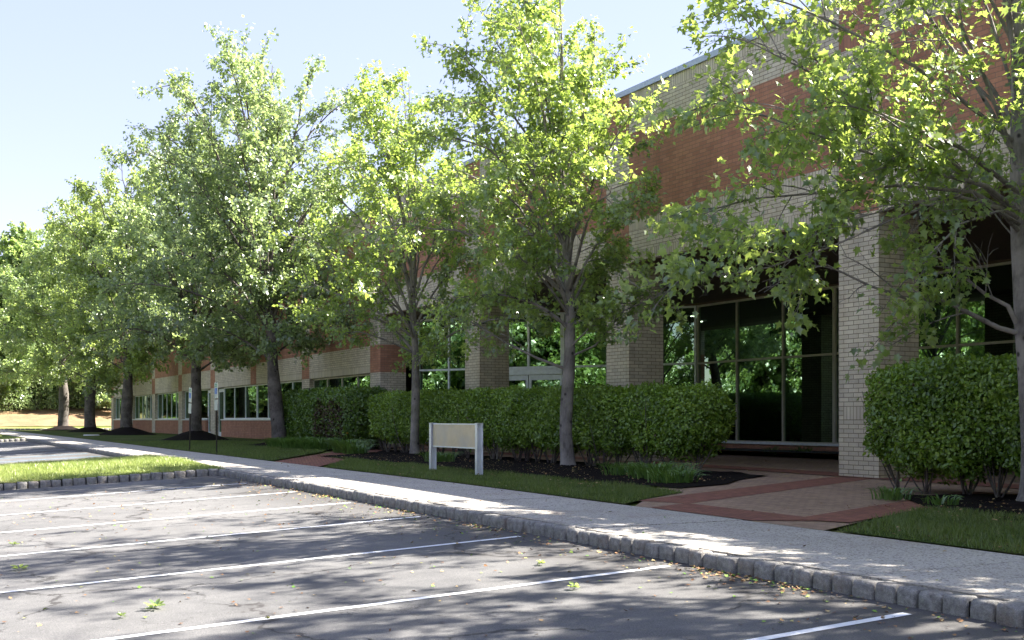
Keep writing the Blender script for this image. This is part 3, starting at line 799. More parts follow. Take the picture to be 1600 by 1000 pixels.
TREES = 'maples planted in a row beside the sidewalk'
tot = 0
def P3(px, py, d):     # a point d metres deep on a sight line, used once to place limbs and posts
    u = (px-800)/1825; return np.array([d*(-.8813+.4726*u), d*(.4726+.8813*u), (656-py)*d/1825])
# near right tree, crown hanging over the column
e1 = [([P3(1588, 520, 18.0), P3(1560, 512, 18.0), P3(1510, 487, 17.9), P3(1475, 470, 17.7), P3(1430, 471, 17.5), P3(1360, 447, 17.3), P3(1300, 418, 17.0), P3(1262, 398, 16.9)], .045, .12),
      ([P3(1588, 505, 18.0), P3(1575, 478, 18.0), P3(1540, 460, 17.9), P3(1500, 428, 17.8), P3(1465, 402, 17.7), P3(1426, 393, 17.7)], .042, .12),
      ([P3(1590, 360, 18.0), P3(1560, 325, 17.6), P3(1490, 305, 17.2), P3(1420, 318, 16.8), P3(1320, 345, 16.5), P3(1230, 370, 16.3), P3(1120, 395, 16.0)], .04, 1),
      ([P3(1590, 330, 18.0), P3(1540, 290, 17.5), P3(1440, 265, 17.0), P3(1330, 230, 16.6), P3(1220, 190, 16.4), P3(1110, 150, 16.2)], .04, 1),
      ([P3(1590, 300, 18.0), P3(1500, 230, 17.2), P3(1380, 180, 16.6), P3(1260, 110, 16.4), P3(1160, 60, 16.2)], .04, 1),
      ([P3(1590, 340, 18.0), P3(1520, 300, 17.6), P3(1400, 290, 17.4), P3(1300, 300, 17.2), P3(1180, 310, 17.0), P3(1100, 330, 16.9)], .035, 1),
      ([P3(1592, 350, 18.0), P3(1560, 330, 17.4), P3(1500, 350, 16.9), P3(1450, 400, 16.7), P3(1440, 450, 16.6)], .03, .6),
      ([P3(1500, 305, 17.2), P3(1400, 340, 16.7), P3(1300, 385, 16.4), P3(1200, 418, 16.2), P3(1120, 432, 16.1), P3(1085, 405, 16.0)], .022, 1)]
_, n = tree('maple_tree', 'nearest maple at the right edge, leafy branches reaching over the brick column', 'tree', (-12.05, 15.65),
     [(4.9, 2.2), (5.8, 3.4), (6.8, 4.0), (8, 3.8), (9.8, 3.6), (12, 3.0), (14.6, .6)], 3.1, 11, .112, .235, M['leaf_bright'], M['bark'], n1=28, n2=9, n3=5, nl=7.2, off=(.3, -1.2), lsc=.5, thin=(7.6, .55),
     tmpl=(MAPLE, MAPLE_F), lean=(-.7, .1), group=TREES, extra=e1); tot += n
_, n = tree('maple_tree', 'yellow-green maple right of the low sign, grey trunk before the long hedge', 'tree', (-26.0, 15.6),
     [(3.5, 2.2), (4.6, 3.2), (6.0, 3.4), (7.5, 3.3), (9.5, 2.9), (11.3, 1.7), (12.8, .5)], 2.75, 22, .115, .172, M['leaf_bright'], M['bark'], n1=32, n2=9, n3=5, nl=8,
     tmpl=(MAPLE, MAPLE_F), group=TREES, off=(-.4, -.9), rise=.5,
     extra=[([P3(885, 560, 30.3), P3(930, 540, 30.0), P3(975, 485, 29.8), P3(1030, 462, 29.7), P3(1085, 432, 29.6)], .035, .0),
            ([P3(880, 575, 30.3), P3(840, 560, 30.2), P3(790, 535, 30.2), P3(740, 505, 30.2), P3(690, 490, 30.1)], .045, .25)]); tot += n
_, n = tree('maple_tree', 'slender yellow-green maple left of the low sign, before the long hedge', 'tree', (-36.2, 15.7),
     [(3.3, 2.6), (4.4, 3.4), (6, 3.5), (8, 3.0), (10, 2.3), (11.6, 1.3), (12.9, .3)], 2.6, 33, .125, .155, M['leaf_bright'], M['bark'], n1=30, n2=9, n3=5, nl=6.5,
     group=TREES, rise=.5, off=(-.2, -.8)); tot += n
_, n = tree('maple_tree', 'tallest maple, leaning left beside the wing hedge, crown above all others', 'tree', (-51.2, 15.6),
     [(4.6, 3.6), (6.0, 4.9), (8, 4.8), (11, 4.3), (14, 4.4), (16.6, 3.6), (19.0, .8)], 3.0, 44, .165, .32, M['leaf_cool'], M['bark_dark'], n1=42, n2=10, n3=5, nl=8.5,
     lean=(-3.4, -.4), group=TREES, tw=1.3, lumps=.34, off=(-.6, 0)); tot += n
_, n = tree('maple_tree', 'wide dark-trunked maple standing on a mulch mound behind the two parking sign posts', 'tree', (-65.9, 15.3),
     [(4.3, 4.2), (6.2, 5.4), (8.5, 5.5), (11.5, 4.8), (14.5, 3.2), (17.0, .8)], 2.8, 55, .18, .36, M['leaf_cool'], M['bark_dark'], n1=38, n2=10, n3=5, nl=8,
     lean=(-1.0, 0), group=TREES, tw=1.4, lumps=.3); tot += n
_, n = tree('maple_tree', 'maple with a low spreading fork in front of the far wing windows', 'tree', (-86.6, 15.2),
     [(4.4, 4.0), (6.6, 5.4), (9.5, 5.5), (13, 4.6), (16.5, 3.0), (19.0, .8)], 3.4, 66, .19, .42, M['leaf_mid'], M['bark_dark'], n1=36, n2=9, n3=6, nl=9,
     group=TREES, tw=1.5); tot += n
_, n = tree('maple_tree', 'maple just left of the brick wing corner, second from the row end', 'tree', (-103.5, 15.2),
     [(4.2, 4.4), (7, 5.8), (10.5, 5.6), (14, 4.6), (17.5, 2.8), (19.8, .8)], 3.6, 77, .20, .46, M['leaf_mid'], M['bark_dark'], n1=32, n2=9, n3=6, nl=9,
     group=TREES, tw=1.6); tot += n
_, n = tree('maple_tree', 'last maple of the row, farthest trunk at the left on a small mulch mound', 'tree', (-121.5, 15.3),
     [(4.5, 4.4), (7, 6.0), (10.5, 6.2), (14, 5.0), (17.5, 3.2), (20.0, .8)], 3.8, 88, .21, .50, M['leaf_far'], M['bark_dark'], n1=32, n2=9, n3=6, nl=8,
     group=TREES, tw=1.7); tot += n
# further row trees whose shadows fall across the near stalls (out of frame to the right)
t0, n = tree('maple_tree', 'maple of the same row beyond the right side of the entrance walk', 'tree', (-4.2, 15.6),
     [(4.2, 3.4), (6.0, 4.6), (8.5, 5.0), (11, 4.6), (13.4, 3.2), (15.2, .5)], 3.0, 99, .12, .24, M['leaf_mid'], M['bark'], n1=30, n2=9, n3=6, nl=7, off=(0, -.6), group=TREES); tot += n
c = copy_tree(t0); c.location = (8.6, 15.6, gz(8.6, 15.6)); c.rotation_euler = (0, 0, 2.1); c['label'] = 'maple of the same row farthest to the right of the entrance walk'
# background trees
FAR = 'trees on the slope beyond the cross road'
ft1, n = tree('broadleaf_tree', 'a', 'tree', (-150, 8, g(-150)+2), [(1.5, 4.6), (5, 6.4), (9, 6.4), (13, 5), (16, 2.6), (18, .6)], 2.2, 101, .42, .2, M['leaf_far'], M['bark_dark'], n1=30, n2=10, n3=6, nl=10, group=FAR, tw=2.0); tot += n
ft2, n = tree('broadleaf_tree', 'a', 'tree', (-163, 22, g(-150)+4), [(1.5, 5), (4.5, 6.6), (8, 6.2), (11, 4.4), (14, 2.0), (15, .6)], 2.0, 102, .42, .2, M['leaf_cool'], M['bark_dark'], n1=28, n2=10, n3=6, nl=10, group=FAR, tw=2.0); tot += n
ft1['label'] = 'far broadleaf tree on the slope behind the last maple of the row'
ft2['label'] = 'cooler green far tree on the slope above the pine straw bank, beside the wing corner'
places = [(-156, 17, 1.0), (-147, -2, 1.05), (-158, -12, 1.1), (-150, -24, .95), (-168, 6, 1.15), (-172, -6, 1.2), (-176, 18, 1.2), (-170, 34, 1.1), (-155, 36, .95), (-182, 28, 1.25), (-165, -26, 1.2), (-178, -40, 1.2), (-150, 50, 1.0), (-146, 8, .7), (-150, 13, .85), (-146, -8, .8), (-160, 26, 1.1), (-148, 24, .75), (-154, 4, 1.0)]
for i, (x, y, s) in enumerate(places):
    c = copy_tree(ft1 if i % 2 == 0 else ft2)
    c.location = (x, y, ground_fn(x, y)-.1); c.rotation_euler = (0, 0, i*1.7); c.scale = (s, s, s)
    c['label'] = 'green tree in the dense mass on the far slope at the left'; c['group'] = FAR
for o in (ft1, ft2): pass
LOT = 'trees across the parking lot, mirrored in the glass'
i = 0
for x in range(-118, 36, 7):
    c = copy_tree((ft1, ft2)[i % 2]); y = -44 + 5*math.sin(i*2.3); s = .82+.18*math.sin(i*1.3)
    c.location = (x+2*math.sin(i*5.1), y, gz(x, -12)); c.rotation_euler = (0, 0, i*2.1); c.scale = (s*1.15, s*1.15, s*1.35)
    c['label'] = 'tree across the parking lot, seen only mirrored in the glass'; c['group'] = LOT; i += 1

# rounded shrubs on the bank
def shrub(pos, R, H, seed, m, n=2600, ls=.20):
    r = np.random.default_rng(seed); z0 = ground_fn(*pos)
    root = empty('shrub', (pos[0], pos[1], z0))
    d = norm(r.normal(0, 1, (n, 3))); d[:, 2] = np.abs(d[:, 2])
    k = 1+.18*np.sin(d[:, 0]*6+seed)*np.sin(d[:, 1]*7)+.1*np.sin(d[:, 2]*11)
    P = np.array([pos[0], pos[1], z0+.1]) + d*np.array([R, R, H])*(k*r.uniform(.62, 1.03, n)**.5)[:, None]
    me = leaves_mesh('shrub_leaves', P, d+r.normal(0, .7, (n, 3)), d+r.normal(0, .5, (n, 3)), ls*r.uniform(.6, 1.2, n), np.clip(r.normal(.5, .2, n), 0, 1), [m])
    T = Tubes()
    for i in range(7):
        a = i*.9; b = np.array([pos[0], pos[1], z0-.1]); e = b + np.array([math.cos(a)*R*.55, math.sin(a)*R*.55, H*.8])
        T.add([b, b+(e-b)*.5+np.array([0, 0, .2]), e], [.05, .03, .012], 5)
    link('stem', T.mesh('shrub_stem', M['bark_dark']), root); link('foliage', me, root)
    return root
SG = 'rounded shrubs above the pine straw bank'
s1 = tag(shrub((-147, 12.5), 2.5, 3.2, 1, M['leaf_shrub']), 'rounded pale green shrub on the bank between the last two maple trunks', 'shrub', SG)
s2 = tag(shrub((-149, 19), 3.0, 4.4, 2, M['leaf_shrub'], 3400), 'tall pale grey-green shrub on the bank against the wing corner', 'shrub', SG)
for i, (x, y, s) in enumerate([(-148.5, 6, 1.1), (-146.5, 9.5, .8), (-148, 1, 1.2), (-150, -5, 1.25), (-148, -11, 1.0), (-148.5, 15.6, 1.0), (-149.5, 24, 1.2), (-148, 29, 1.1), (-151, -17, 1.3)]):
    c = copy_tree((s1, s2)[i % 2]); c.location = (x, y, ground_fn(x, y)-.05); c.scale = (s, s, s); c.rotation_euler = (0, 0, i*1.3)
    c['label'] = 'pale green rounded shrub in the row along the top of the pine straw bank'

# hedges
def hedge(label, x0, x1, y0, y1, top, seed, n, ls, gap=.42, rad=.45, dead=None, stems=True, shift=0.0):
    r = np.random.default_rng(seed); xm, ym = (x0+x1)/2, (y0+y1)/2
    root = empty('hedge', (xm, ym, gz(xm, ym)), label, 'hedge')
    M_ = n*9
    P = np.stack([r.uniform(x0-.1, x1+.1, M_), r.uniform(y0-.1, y1+.1, M_), r.uniform(0, 1, M_)], -1)
    gx_ = np.interp(P[:, 0], GX, GZ); tz = np.interp(P[:, 0], [x0, xm, x1], top)
    zb = gx_ + gap + .10*np.sin(P[:, 0]*5.1)+.08*np.sin(P[:, 0]*2.3+1)
    P[:, 2] = zb-.2 + P[:, 2]*(tz-zb+.35)
    hx, hy, hz = (x1-x0)/2, (y1-y0)/2, (tz-zb)/2
    q = np.stack([np.abs(P[:, 0]-xm)-hx, np.abs(P[:, 1]-ym)-hy, np.abs(P[:, 2]-(tz+zb)/2)-hz], -1)
    qr = q+rad
    sd = np.linalg.norm(np.maximum(qr, 0), axis=-1) + np.minimum(qr.max(-1), 0) - rad
    lum = .07*np.sin(P[:, 0]*2.7+P[:, 2]*2)*np.sin(P[:, 1]*3.3+P[:, 2]*1.7)+.03*np.sin(P[:, 0]*8.1+P[:, 1]*6)*np.sin(P[:, 2]*9)+.02*np.sin(P[:, 0]*19)*np.sin(P[:, 2]*17+P[:, 1]*15)
    hole = np.sin(P[:, 0]*3.7+np.sin(P[:, 2]*4)*1.5)*np.sin(P[:, 2]*5.3+P[:, 1]*4.1+np.sin(P[:, 0]*1.3)*2)
    sd = sd + lum + .09*np.clip(hole-.55, 0, 1)*2 - np.where(r.random(M_) < .03, r.exponential(.06, M_), 0) + r.exponential(.012, M_)*-1
    depth = -sd
    pr_ = np.where(depth < 0, 0, np.exp(-depth/.13)) + np.where((depth > .1) & (depth < .7), .05, 0)
    botz = (P[:, 2]-zb)/.35; pr_ *= np.clip(botz+.35, .06, 1)
    k = r.random(M_) < pr_; P = P[k][:n*2]; depth = depth[k][:n*2]; q = q[k][:n*2]
    if len(P) > n: P, depth, q = P[:n], depth[:n], q[:n]
    m = len(P)
    s = np.sign(P - np.array([xm, ym, 0])); s[:, 2] = 1
    nr = np.maximum(q+rad, 0)*s; nr = nr/np.maximum(np.linalg.norm(nr, axis=-1, keepdims=True), .05)
    nr = nr + r.normal(0, .5, (m, 3)) + np.array([0, 0, .35])
    ax = r.normal(0, .8, (m, 3)) + np.array([0, 0, .1])
    size = ls*r.uniform(.45, 1.3, m)*np.where(depth > .25, 1.8, 1)
    ti = np.clip(r.normal(.45, .22, m) + shift + .14*np.sin(P[:, 0]*2.1+P[:, 1])*np.sin(P[:, 2]*2.9) + .12*np.sin(P[:, 0]*9)*np.sin(P[:, 2]*8), 0, 1)
    mi = np.zeros(m, int)
    if dead is not None:
        dx0, dx1, dz0, dz1 = dead
        dm = (P[:, 0] > dx0) & (P[:, 0] < dx1) & (P[:, 2] > dz0) & (P[:, 2] < dz1+.2*np.sin(P[:, 0]*4)) & (P[:, 1] < ym)
        u = r.random(m); mi[dm & (u < .75)] = 1
        keep = ~(dm & (u < .35)); P, ax, nr, size, ti, mi = P[keep], ax[keep], nr[keep], size[keep], ti[keep], mi[keep]
    spr = r.random(len(P)) < .0015; mi[spr] = 1
    me = leaves_mesh('hedge_leaves', P, ax, nr, size, ti, [M['leaf_hedge'], M['leaf_dead']], (OVAL, OVAL_F), mi)
    T = Tubes(); x = x0+.35
    while x < x1-.2:
        for yy in ((ym-.25,) if (y1-y0) < 2.2 else (ym-.3, ym+.3)):
            b = np.array([x+r.uniform(-.1, .1), yy+r.uniform(-.2, .2), gz(x, yy)-.05]); tp = np.interp(x, [x0, xm, x1], top)
            for j in range(7):
                e = b + np.array([r.uniform(-.6, .6), r.uniform(-.55, .55), (tp-b[2])*r.uniform(.6, .93)])
                mdp = b + (e-b)*np.array([.75, .75, .42]) + r.normal(0, .05, 3)
                pts = bez(b+r.normal(0, .03, 3)*np.array([1, 1, 0]), mdp, e, 7)
                T.add(pts, np.linspace(.022, .005, 7)*r.uniform(.6, 1.2), 5)
                for w in range(4):
                    p = pts[2+w]; T.add([p, p+np.array([r.uniform(-.3, .3), r.uniform(-.3, .3), r.uniform(.05, .3)])], [.006, .003], 3)
        x += r.uniform(.55, .85)
    link('stems', T.mesh('hedge_stems', M['bark_dark']), root)
    link('foliage', me, root)
    return root
hedge('long clipped green hedge behind the low blank sign, bare stems showing at its foot', -42.0, -21.7, 16.15, 17.75, (1.02, .93, .78), 201, 105000, .085, rad=.55, shift=.08)  # lighter leaf tint stands in for sunlight on this hedge
hedge('big clipped hedge at the right, before the brick column and nearest maple', -16.1, -6.0, 15.75, 17.7, (1.04, 1.04, .95), 202, 75000, .085, gap=.38, rad=.6)
hedge('clipped hedge by the wing windows with a dead brown bare patch near its right end', -53.4, -43.2, 15.9, 18.1, (1.28, 1.30, 1.22), 203, 56000, .11, gap=.25, rad=.6, dead=(-47.4, -44.0, -.9, .75), shift=-.38)

# mulch mounds round the row trees
def mound(x, y, R, H, label):
    n = 28; V = [(x, y, gz(x, y)+H)]; F = []
    rings = [(.18, .93), (.4, .68), (.62, .38), (.82, .13), (1.0, -.04)]
    r = np.random.default_rng(int(abs(x)*10))
    for (q, h) in rings:
        for i in range(n):
            a = 2*PI*i/n; rr = R*q*(1+r.uniform(-.05, .05)); px, py = x+rr*math.cos(a), y+rr*math.sin(a)*.95
            V.append((px, py, gz(px, py)+H*h+r.uniform(-.015, .015)))
    for i in range(n): F.append((0, 1+i, 1+(i+1) % n))
    for k in range(len(rings)-1):
        for i in range(n):
            a = 1+k*n+i; b = 1+k*n+(i+1) % n; F.append((a, a+n, b+n, b))
    me = np_mesh('mulch_mound', V, [i for f in F for i in f], [len(f) for f in F], [M['mulch']], True)
    o = link('mulch_mound', me); tag(o, label, 'mulch mound', 'mulch mounds round the maple trunks')
mound(-51.2, 15.6, 1.5, .28, 'dark mulch mound under the leaning tallest maple, against the hedge')
mound(-65.9, 15.3, 2.1, .55, 'dark mulch mound behind the two parking sign posts')
mound(-86.6, 15.2, 2.3, .58, 'dark mulch mound in front of the far end windows of the wing')
mound(-103.5, 15.2, 2.2, .48, 'dark mulch mound just left of the wing corner')
mound(-121.5, 15.3, 2.2, .48, 'farthest mulch mound, under the last maple of the row')
mound(-26.0, 15.6, .75, .12, 'low mulch mound at the trunk before the long hedge, right of the sign')
mound(-36.2, 15.7, .75, .12, 'low mulch mound at the trunk left of the sign')
mound(-12.05, 15.65, .9, .14, 'low mulch mound at the foot of the nearest maple')

# daylily clumps
def clump(x, y, R, n, h, seed, label, flower=False):
    r = np.random.default_rng(seed); z = gz(x, y)+.02
    root = empty('daylily_clump', (x, y, z), label, 'daylily', 'strappy daylily clumps')
    V = []; F = []; tint = []
    for i in range(n):
        a = r.uniform(0, 2*PI); q = R*.75*r.random()**.8; bx, by = x+q*math.cos(a), y+q*math.sin(a)
        a2 = a+r.normal(0, .7); hh = h*r.uniform(.6, 1.1); reach = hh*r.uniform(.4, 1.25); w = r.uniform(.008, .018)
        sx, sy = -math.sin(a2)*w, math.cos(a2)*w; b = len(V); ns = 5
        for k in range(ns+1):
            t = k/ns; px, py = bx+math.cos(a2)*reach*t**1.3, by+math.sin(a2)*reach*t**1.3
            pz = z + hh*(1.55*t-1.0*t*t)*1.25; ww = 1-t**2.2
            V.append((px-sx*ww, py-sy*ww, pz)); V.append((px+sx*ww, py+sy*ww, pz+.004))
        ti = float(np.clip(r.normal(.5, .22), 0, 1))
        for k in range(ns): F.append((b+2*k, b+2*k+1, b+2*k+3, b+2*k+2)); tint.append(ti)
    me = np_mesh('daylily_leaves', V, [i for f in F for i in f], [4]*len(F), [M['lily']], True, None, tint)
    link('leaves', me, root)
    if flower:
        T = Tubes(); T.add([(x, y, z), (x+.05, y-.05, z+.4), (x+.1, y-.1, z+.68)], [.006, .005, .004], 5); st = link('stalk', T.mesh('daylily_stalk', M['lily']), root)
        fm = MB(); c0 = (x+.1, y-.1, z+.68)
        for i in range(6):
            a = i*PI/3; d = (math.cos(a), math.sin(a)); s_ = (-d[1], d[0])
            fm.face([c0, (c0[0]+d[0]*.04+s_[0]*.018, c0[1]+d[1]*.04+s_[1]*.018, c0[2]+.045), (c0[0]+d[0]*.085, c0[1]+d[1]*.085, c0[2]+.05), (c0[0]+d[0]*.04-s_[0]*.018, c0[1]+d[1]*.04-s_[1]*.018, c0[2]+.045)], M['orange_flower'])
        fm.build('flower', st)
clump(-20.6, 14.6, .85, 300, .44, 1, 'strappy green daylily clump at the foot of the long hedge, right end near the walk')
clump(-19.4, 14.1, .7, 200, .34, 2, 'daylily clump on the tip of the mulch bed by the brick walk')
clump(-22.3, 14.9, .7, 170, .36, 3, 'daylily clump third from the walk under the right half of the long hedge')
clump(-31.2, 14.3, .6, 220, .36, 4, 'daylily clump in the mulch behind the low sign')
clump(-40.4, 14.9, .8, 420, .6, 5, 'daylily clump with one orange flower at the left end of the long hedge', True)
clump(-38.9, 14.6, .6, 260, .45, 6, 'daylily clump left of the slender maple trunk beside the side path')
clump(-44.6, 15.2, .9, 420, .6, 7, 'daylily clump below the dead patch of the wing hedge')
clump(-46.6, 15.0, .9, 420, .6, 8, 'daylily clump in the middle before the wing hedge')
clump(-48.7, 14.9, .8, 320, .5, 9, 'daylily clump under the left half of the wing hedge, beside the leaning maple')
clump(-14.0, 14.6, .4, 90, .26, 10, 'small dark daylily clump under the left side of the big right hedge')
clump(-12.9, 14.5, .35, 50, .2, 11, 'small daylily clump at the mulch edge left of the nearest maple')
clump(-29.9, 27.0, .4, 90, .45, 12, 'sparse daylily in the shaded bed under the big windows, next to the near column')
clump(-31.5, 27.1, .4, 60, .38, 13, 'thin daylily in the shaded bed under the middle of the big windows')

# grass blades on the near lawn strips (beyond counting)
def blades(name, polys, n, h, seed, zfn, m):
    r = np.random.default_rng(seed); Ps = []
    def inside(P, poly):
        x, y = P[:, 0], P[:, 1]; c = np.zeros(len(P), bool); j = len(poly)-1
        for i in range(len(poly)):
            xi, yi = poly[i]; xj, yj = poly[j]
            cond = ((yi > y) != (yj > y)) & (x < (xj-xi)*(y-yi)/(yj-yi+1e-12)+xi); c ^= cond; j = i
        return c
    for poly, nn in zip(polys, n):
        x0, x1 = min(p[0] for p in poly), max(p[0] for p in poly); y0, y1 = min(p[1] for p in poly), max(p[1] for p in poly)
        P = np.stack([r.uniform(x0, x1, nn), r.uniform(y0-.0, y1, nn)], -1); P = P[inside(P, poly)]
        d = np.sin(P[:, 0]*1.3+2)*np.sin(P[:, 1]*2.1+P[:, 0]*.4)
        Ps.append(P[r.random(len(P)) < .75+.3*d])
    P = np.concatenate(Ps); n_ = len(P)
    z = np.array([zfn(a, b) for a, b in P])
    patch = .5+.5*np.sin(P[:, 0]*1.9+P[:, 1])*np.sin(P[:, 1]*2.7-P[:, 0]*.6)
    a = r.uniform(0, 2*PI, n_); hh = h*r.uniform(.45, 1.2, n_)*(.65+.6*patch); w = .007
    base = np.stack([P[:, 0], P[:, 1], z], -1); side = np.stack([np.cos(a)*w, np.sin(a)*w, 0*a], -1)
    tip = base + np.stack([r.normal(0, .4, n_)*hh, r.normal(0, .4, n_)*hh, hh], -1)
    V = np.stack([base-side, base+side, tip], 1).reshape(-1, 3)
    F = np.arange(n_*3)
    ti = np.clip(.40+.25*(patch-.5)+r.normal(0, .2, n_), 0, 1)
    me = np_mesh(name, V, F, [3]*n_, [m], False, None, ti)
    return tag(link(name, me), kind='stuff')
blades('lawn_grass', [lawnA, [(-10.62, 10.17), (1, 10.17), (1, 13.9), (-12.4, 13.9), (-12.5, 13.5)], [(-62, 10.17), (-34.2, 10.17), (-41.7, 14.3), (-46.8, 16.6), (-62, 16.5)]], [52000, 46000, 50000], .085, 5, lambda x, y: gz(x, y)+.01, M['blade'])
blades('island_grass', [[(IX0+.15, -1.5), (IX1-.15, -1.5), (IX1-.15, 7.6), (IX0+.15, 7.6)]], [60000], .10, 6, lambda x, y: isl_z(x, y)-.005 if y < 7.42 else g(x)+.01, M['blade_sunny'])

# scattered fallen leaves and chips
def litter(name, gen, n, seed, size, lo=0, hi=1, parent=None):
    r = np.random.default_rng(seed); P = gen(r, n); m = len(P)
    ax = np.stack([np.cos(a := r.uniform(0, 6.28, m)), np.sin(a), r.normal(0, .15, m)], -1)
    nr = np.array([0, 0, 1.0]) + r.normal(0, .28, (m, 3))
    me = leaves_mesh(name, P, ax, nr, size*r.uniform(.4, 1.3, m), lo+(hi-lo)*r.random(m), [M['litter']], (MAPLE, MAPLE_F))
    return tag(link(name, me), kind='stuff')
def gen_lot(r, n):
    x = r.uniform(-27, 1, n); y = 7.38 - np.where(r.random(n) < .55, r.exponential(.35, n), r.uniform(0, 6.5, n)); y = np.clip(y, .2, 7.38)
    k = n//6; x[:k] = r.choice([-8.6, -8.1, -9.3, -14.5, -17.2, -21], k)+r.normal(0, .25, k); y[:k] = 7.36-np.abs(r.normal(0, .13, k))
    return np.stack([x, y, [gz(a, b)+.012 for a, b in zip(x, y)]], -1)
litter('fallen_leaves', gen_lot, 2600, 1, .042)
def gen_walk(r, n):
    x = r.uniform(-45, 1, n); y = r.uniform(7.5, 10.2, n)
    return np.stack([x, y, [g(a)+.014 for a in x]], -1)
litter('sidewalk_leaves', gen_walk, 170, 2, .045)
def gen_bed(r, n):
    x = r.uniform(-37, -18.5, n); y = r.uniform(11.6, 16.2, n)
    k = n//3; x[:k] = r.uniform(-13, -4, k); y[:k] = r.uniform(12.6, 15.8, k)
    return np.stack([x, y, [gz(a, b)+.065 for a, b in zip(x, y)]], -1)
def gen_lawn(r, n):
    x = np.where(r.random(n) < .6, r.uniform(-35, -17, n), r.uniform(-10.4, 0, n)); y = 10.2+r.exponential(.6, n).clip(0, 2.3)
    return np.stack([x, y, [gz(a, b)+.05 for a, b in zip(x, y)]], -1)
litter('lawn_leaves', gen_lawn, 450, 6, .04, .2, .8)
litter('mulch_chips', gen_bed, 1700, 3, .042, .35, .75)
def gen_plaza(r, n):
    x = r.uniform(-34, -10.8, n); y = r.uniform(10.2, 24, n); k = ((y > 17.8) | ((x < -11.5-(y-10.2)*.35) & (x > -14.9-(y-10.2)*.62)))
    x, y = x[k], y[k]
    return np.stack([x, y, [gz(a, b)+.03 for a, b in zip(x, y)]], -1)
litter('plaza_leaves', gen_plaza, 500, 4, .035, 0, .5)
# green leafy sprigs broken off onto the asphalt
def sprig(px, py, label, s=.16, seed=1):
    s *= .68
    u = (px-800)/1825; d = 12.0
    for _ in range(20):
        x, y = d*(-.8813+.4726*u), d*(.4726+.8813*u); d = -gz(x, y)*1825/(py-656)
    z = gz(x, y)+.012; r = np.random.default_rng(seed); n = 16
    a = r.uniform(0, 6.28, n); P = np.stack([x+np.cos(a)*s*.35*r.random(n), y+np.sin(a)*s*.35*r.random(n), z+r.uniform(0, .03, n)], -1)
    ax = np.stack([np.cos(a), np.sin(a), r.uniform(0, .7, n)], -1); nr = np.array([0, 0, 1.0])+r.normal(0, .35, (n, 3))
    root = empty('leafy_sprig', (x, y, z), label, 'sprig', 'green sprigs lying on the asphalt')
    T = Tubes(); T.add([(x-s, y, z), (x-s*.3, y+.02, z+.012), (x+s*.3, y, z+.012)], [.004, .003, .002], 5)
    link('twig', T.mesh('sprig_twig', M['bark_dark']), root)
    link('leaves', leaves_mesh('sprig_leaves', P, ax, nr, s*r.uniform(.45, .8, n), np.clip(r.normal(.6, .2, n), 0, 1), [M['leaf_mid']], (OVAL, OVAL_F)), root)
sprig(243, 952, 'upright green sprig alone on the sunny asphalt between two white lines, nearest of all', .20, 1)
sprig(30, 891, 'pale green sprig at the left edge of the frame, just above a white line end', .17, 2)
sprig(22, 853, 'flat dark green sprig at the left edge beside a white line', .12, 3)
sprig(190, 966, 'small sprig just left of the upright sprig', .09, 4)
sprig(845, 883, 'yellow-green sprig in the shade between two lines nearer the kerb', .12, 5)
sprig(898, 921, 'green sprig just below a white line in the dappled stall', .12, 6)

# ------------------------------------------------------------------ signs
S = empty('low_sign', (-24.8, 11.8, gz(-24.8, 11.8)), 'low blank cream sign panel between two blue-grey metal posts on the lawn strip', 'sign')
sx0, sx1, sy = -26.15, -23.62, 11.82
zt = -.085
for x in (sx0, sx1):
    mb = MB(); zb = gz(x, sy)-.1
    mb.box(x-.055, x+.055, sy-.075, sy-.063, zb, zt, M['signframe']); mb.box(x-.055, x+.055, sy+.063, sy+.075, zb, zt, M['signframe']); mb.box(x-.012, x+.012, sy-.063, sy+.063, zb, zt, M['signframe'])
    mb.box(x-.057, x+.057, sy-.077, sy+.077, zt, zt+.012, M['signframe'])
    mb.build('post', S)
mb = MB(); mb.box(sx0+.057, sx1-.057, sy-.03, sy+.03, zt-.575, zt-.545, M['signframe']); mb.box(sx0+.057, sx1-.057, sy-.03, sy+.03, zt-.03, zt, M['signframe']); mb.build('frame', S)
def m_panel():
    m, nt, out = mat('cream_panel'); c = coords(nt)
    n = noise(nt, c, 4.5, 6, .8); n2 = noise(nt, c, 30, 5, .8, 1.5); n3 = noise(nt, c, 1.4, 2)
    col = ramp(nt, n, [(.3, (.52, .44, .29)), (.7, (.64, .55, .38))])
    col = mixc(nt, ramp(nt, n3, [(.5, (0, 0, 0)), (.7, (.45, .45, .45))]), col, (.42, .42, .40))
    col = mixc(nt, ramp(nt, n2, [(.66, (0, 0, 0)), (.70, (.7, .7, .7))]), col, (.16, .15, .13))
    bsdf(nt, out, col, .5, None, spec=.3); return m
mb = MB(); mb.box(sx0+.055, sx1-.055, sy-.02, sy+.02, zt-.545, zt-.03, m_panel()); mb.build('panel', S)

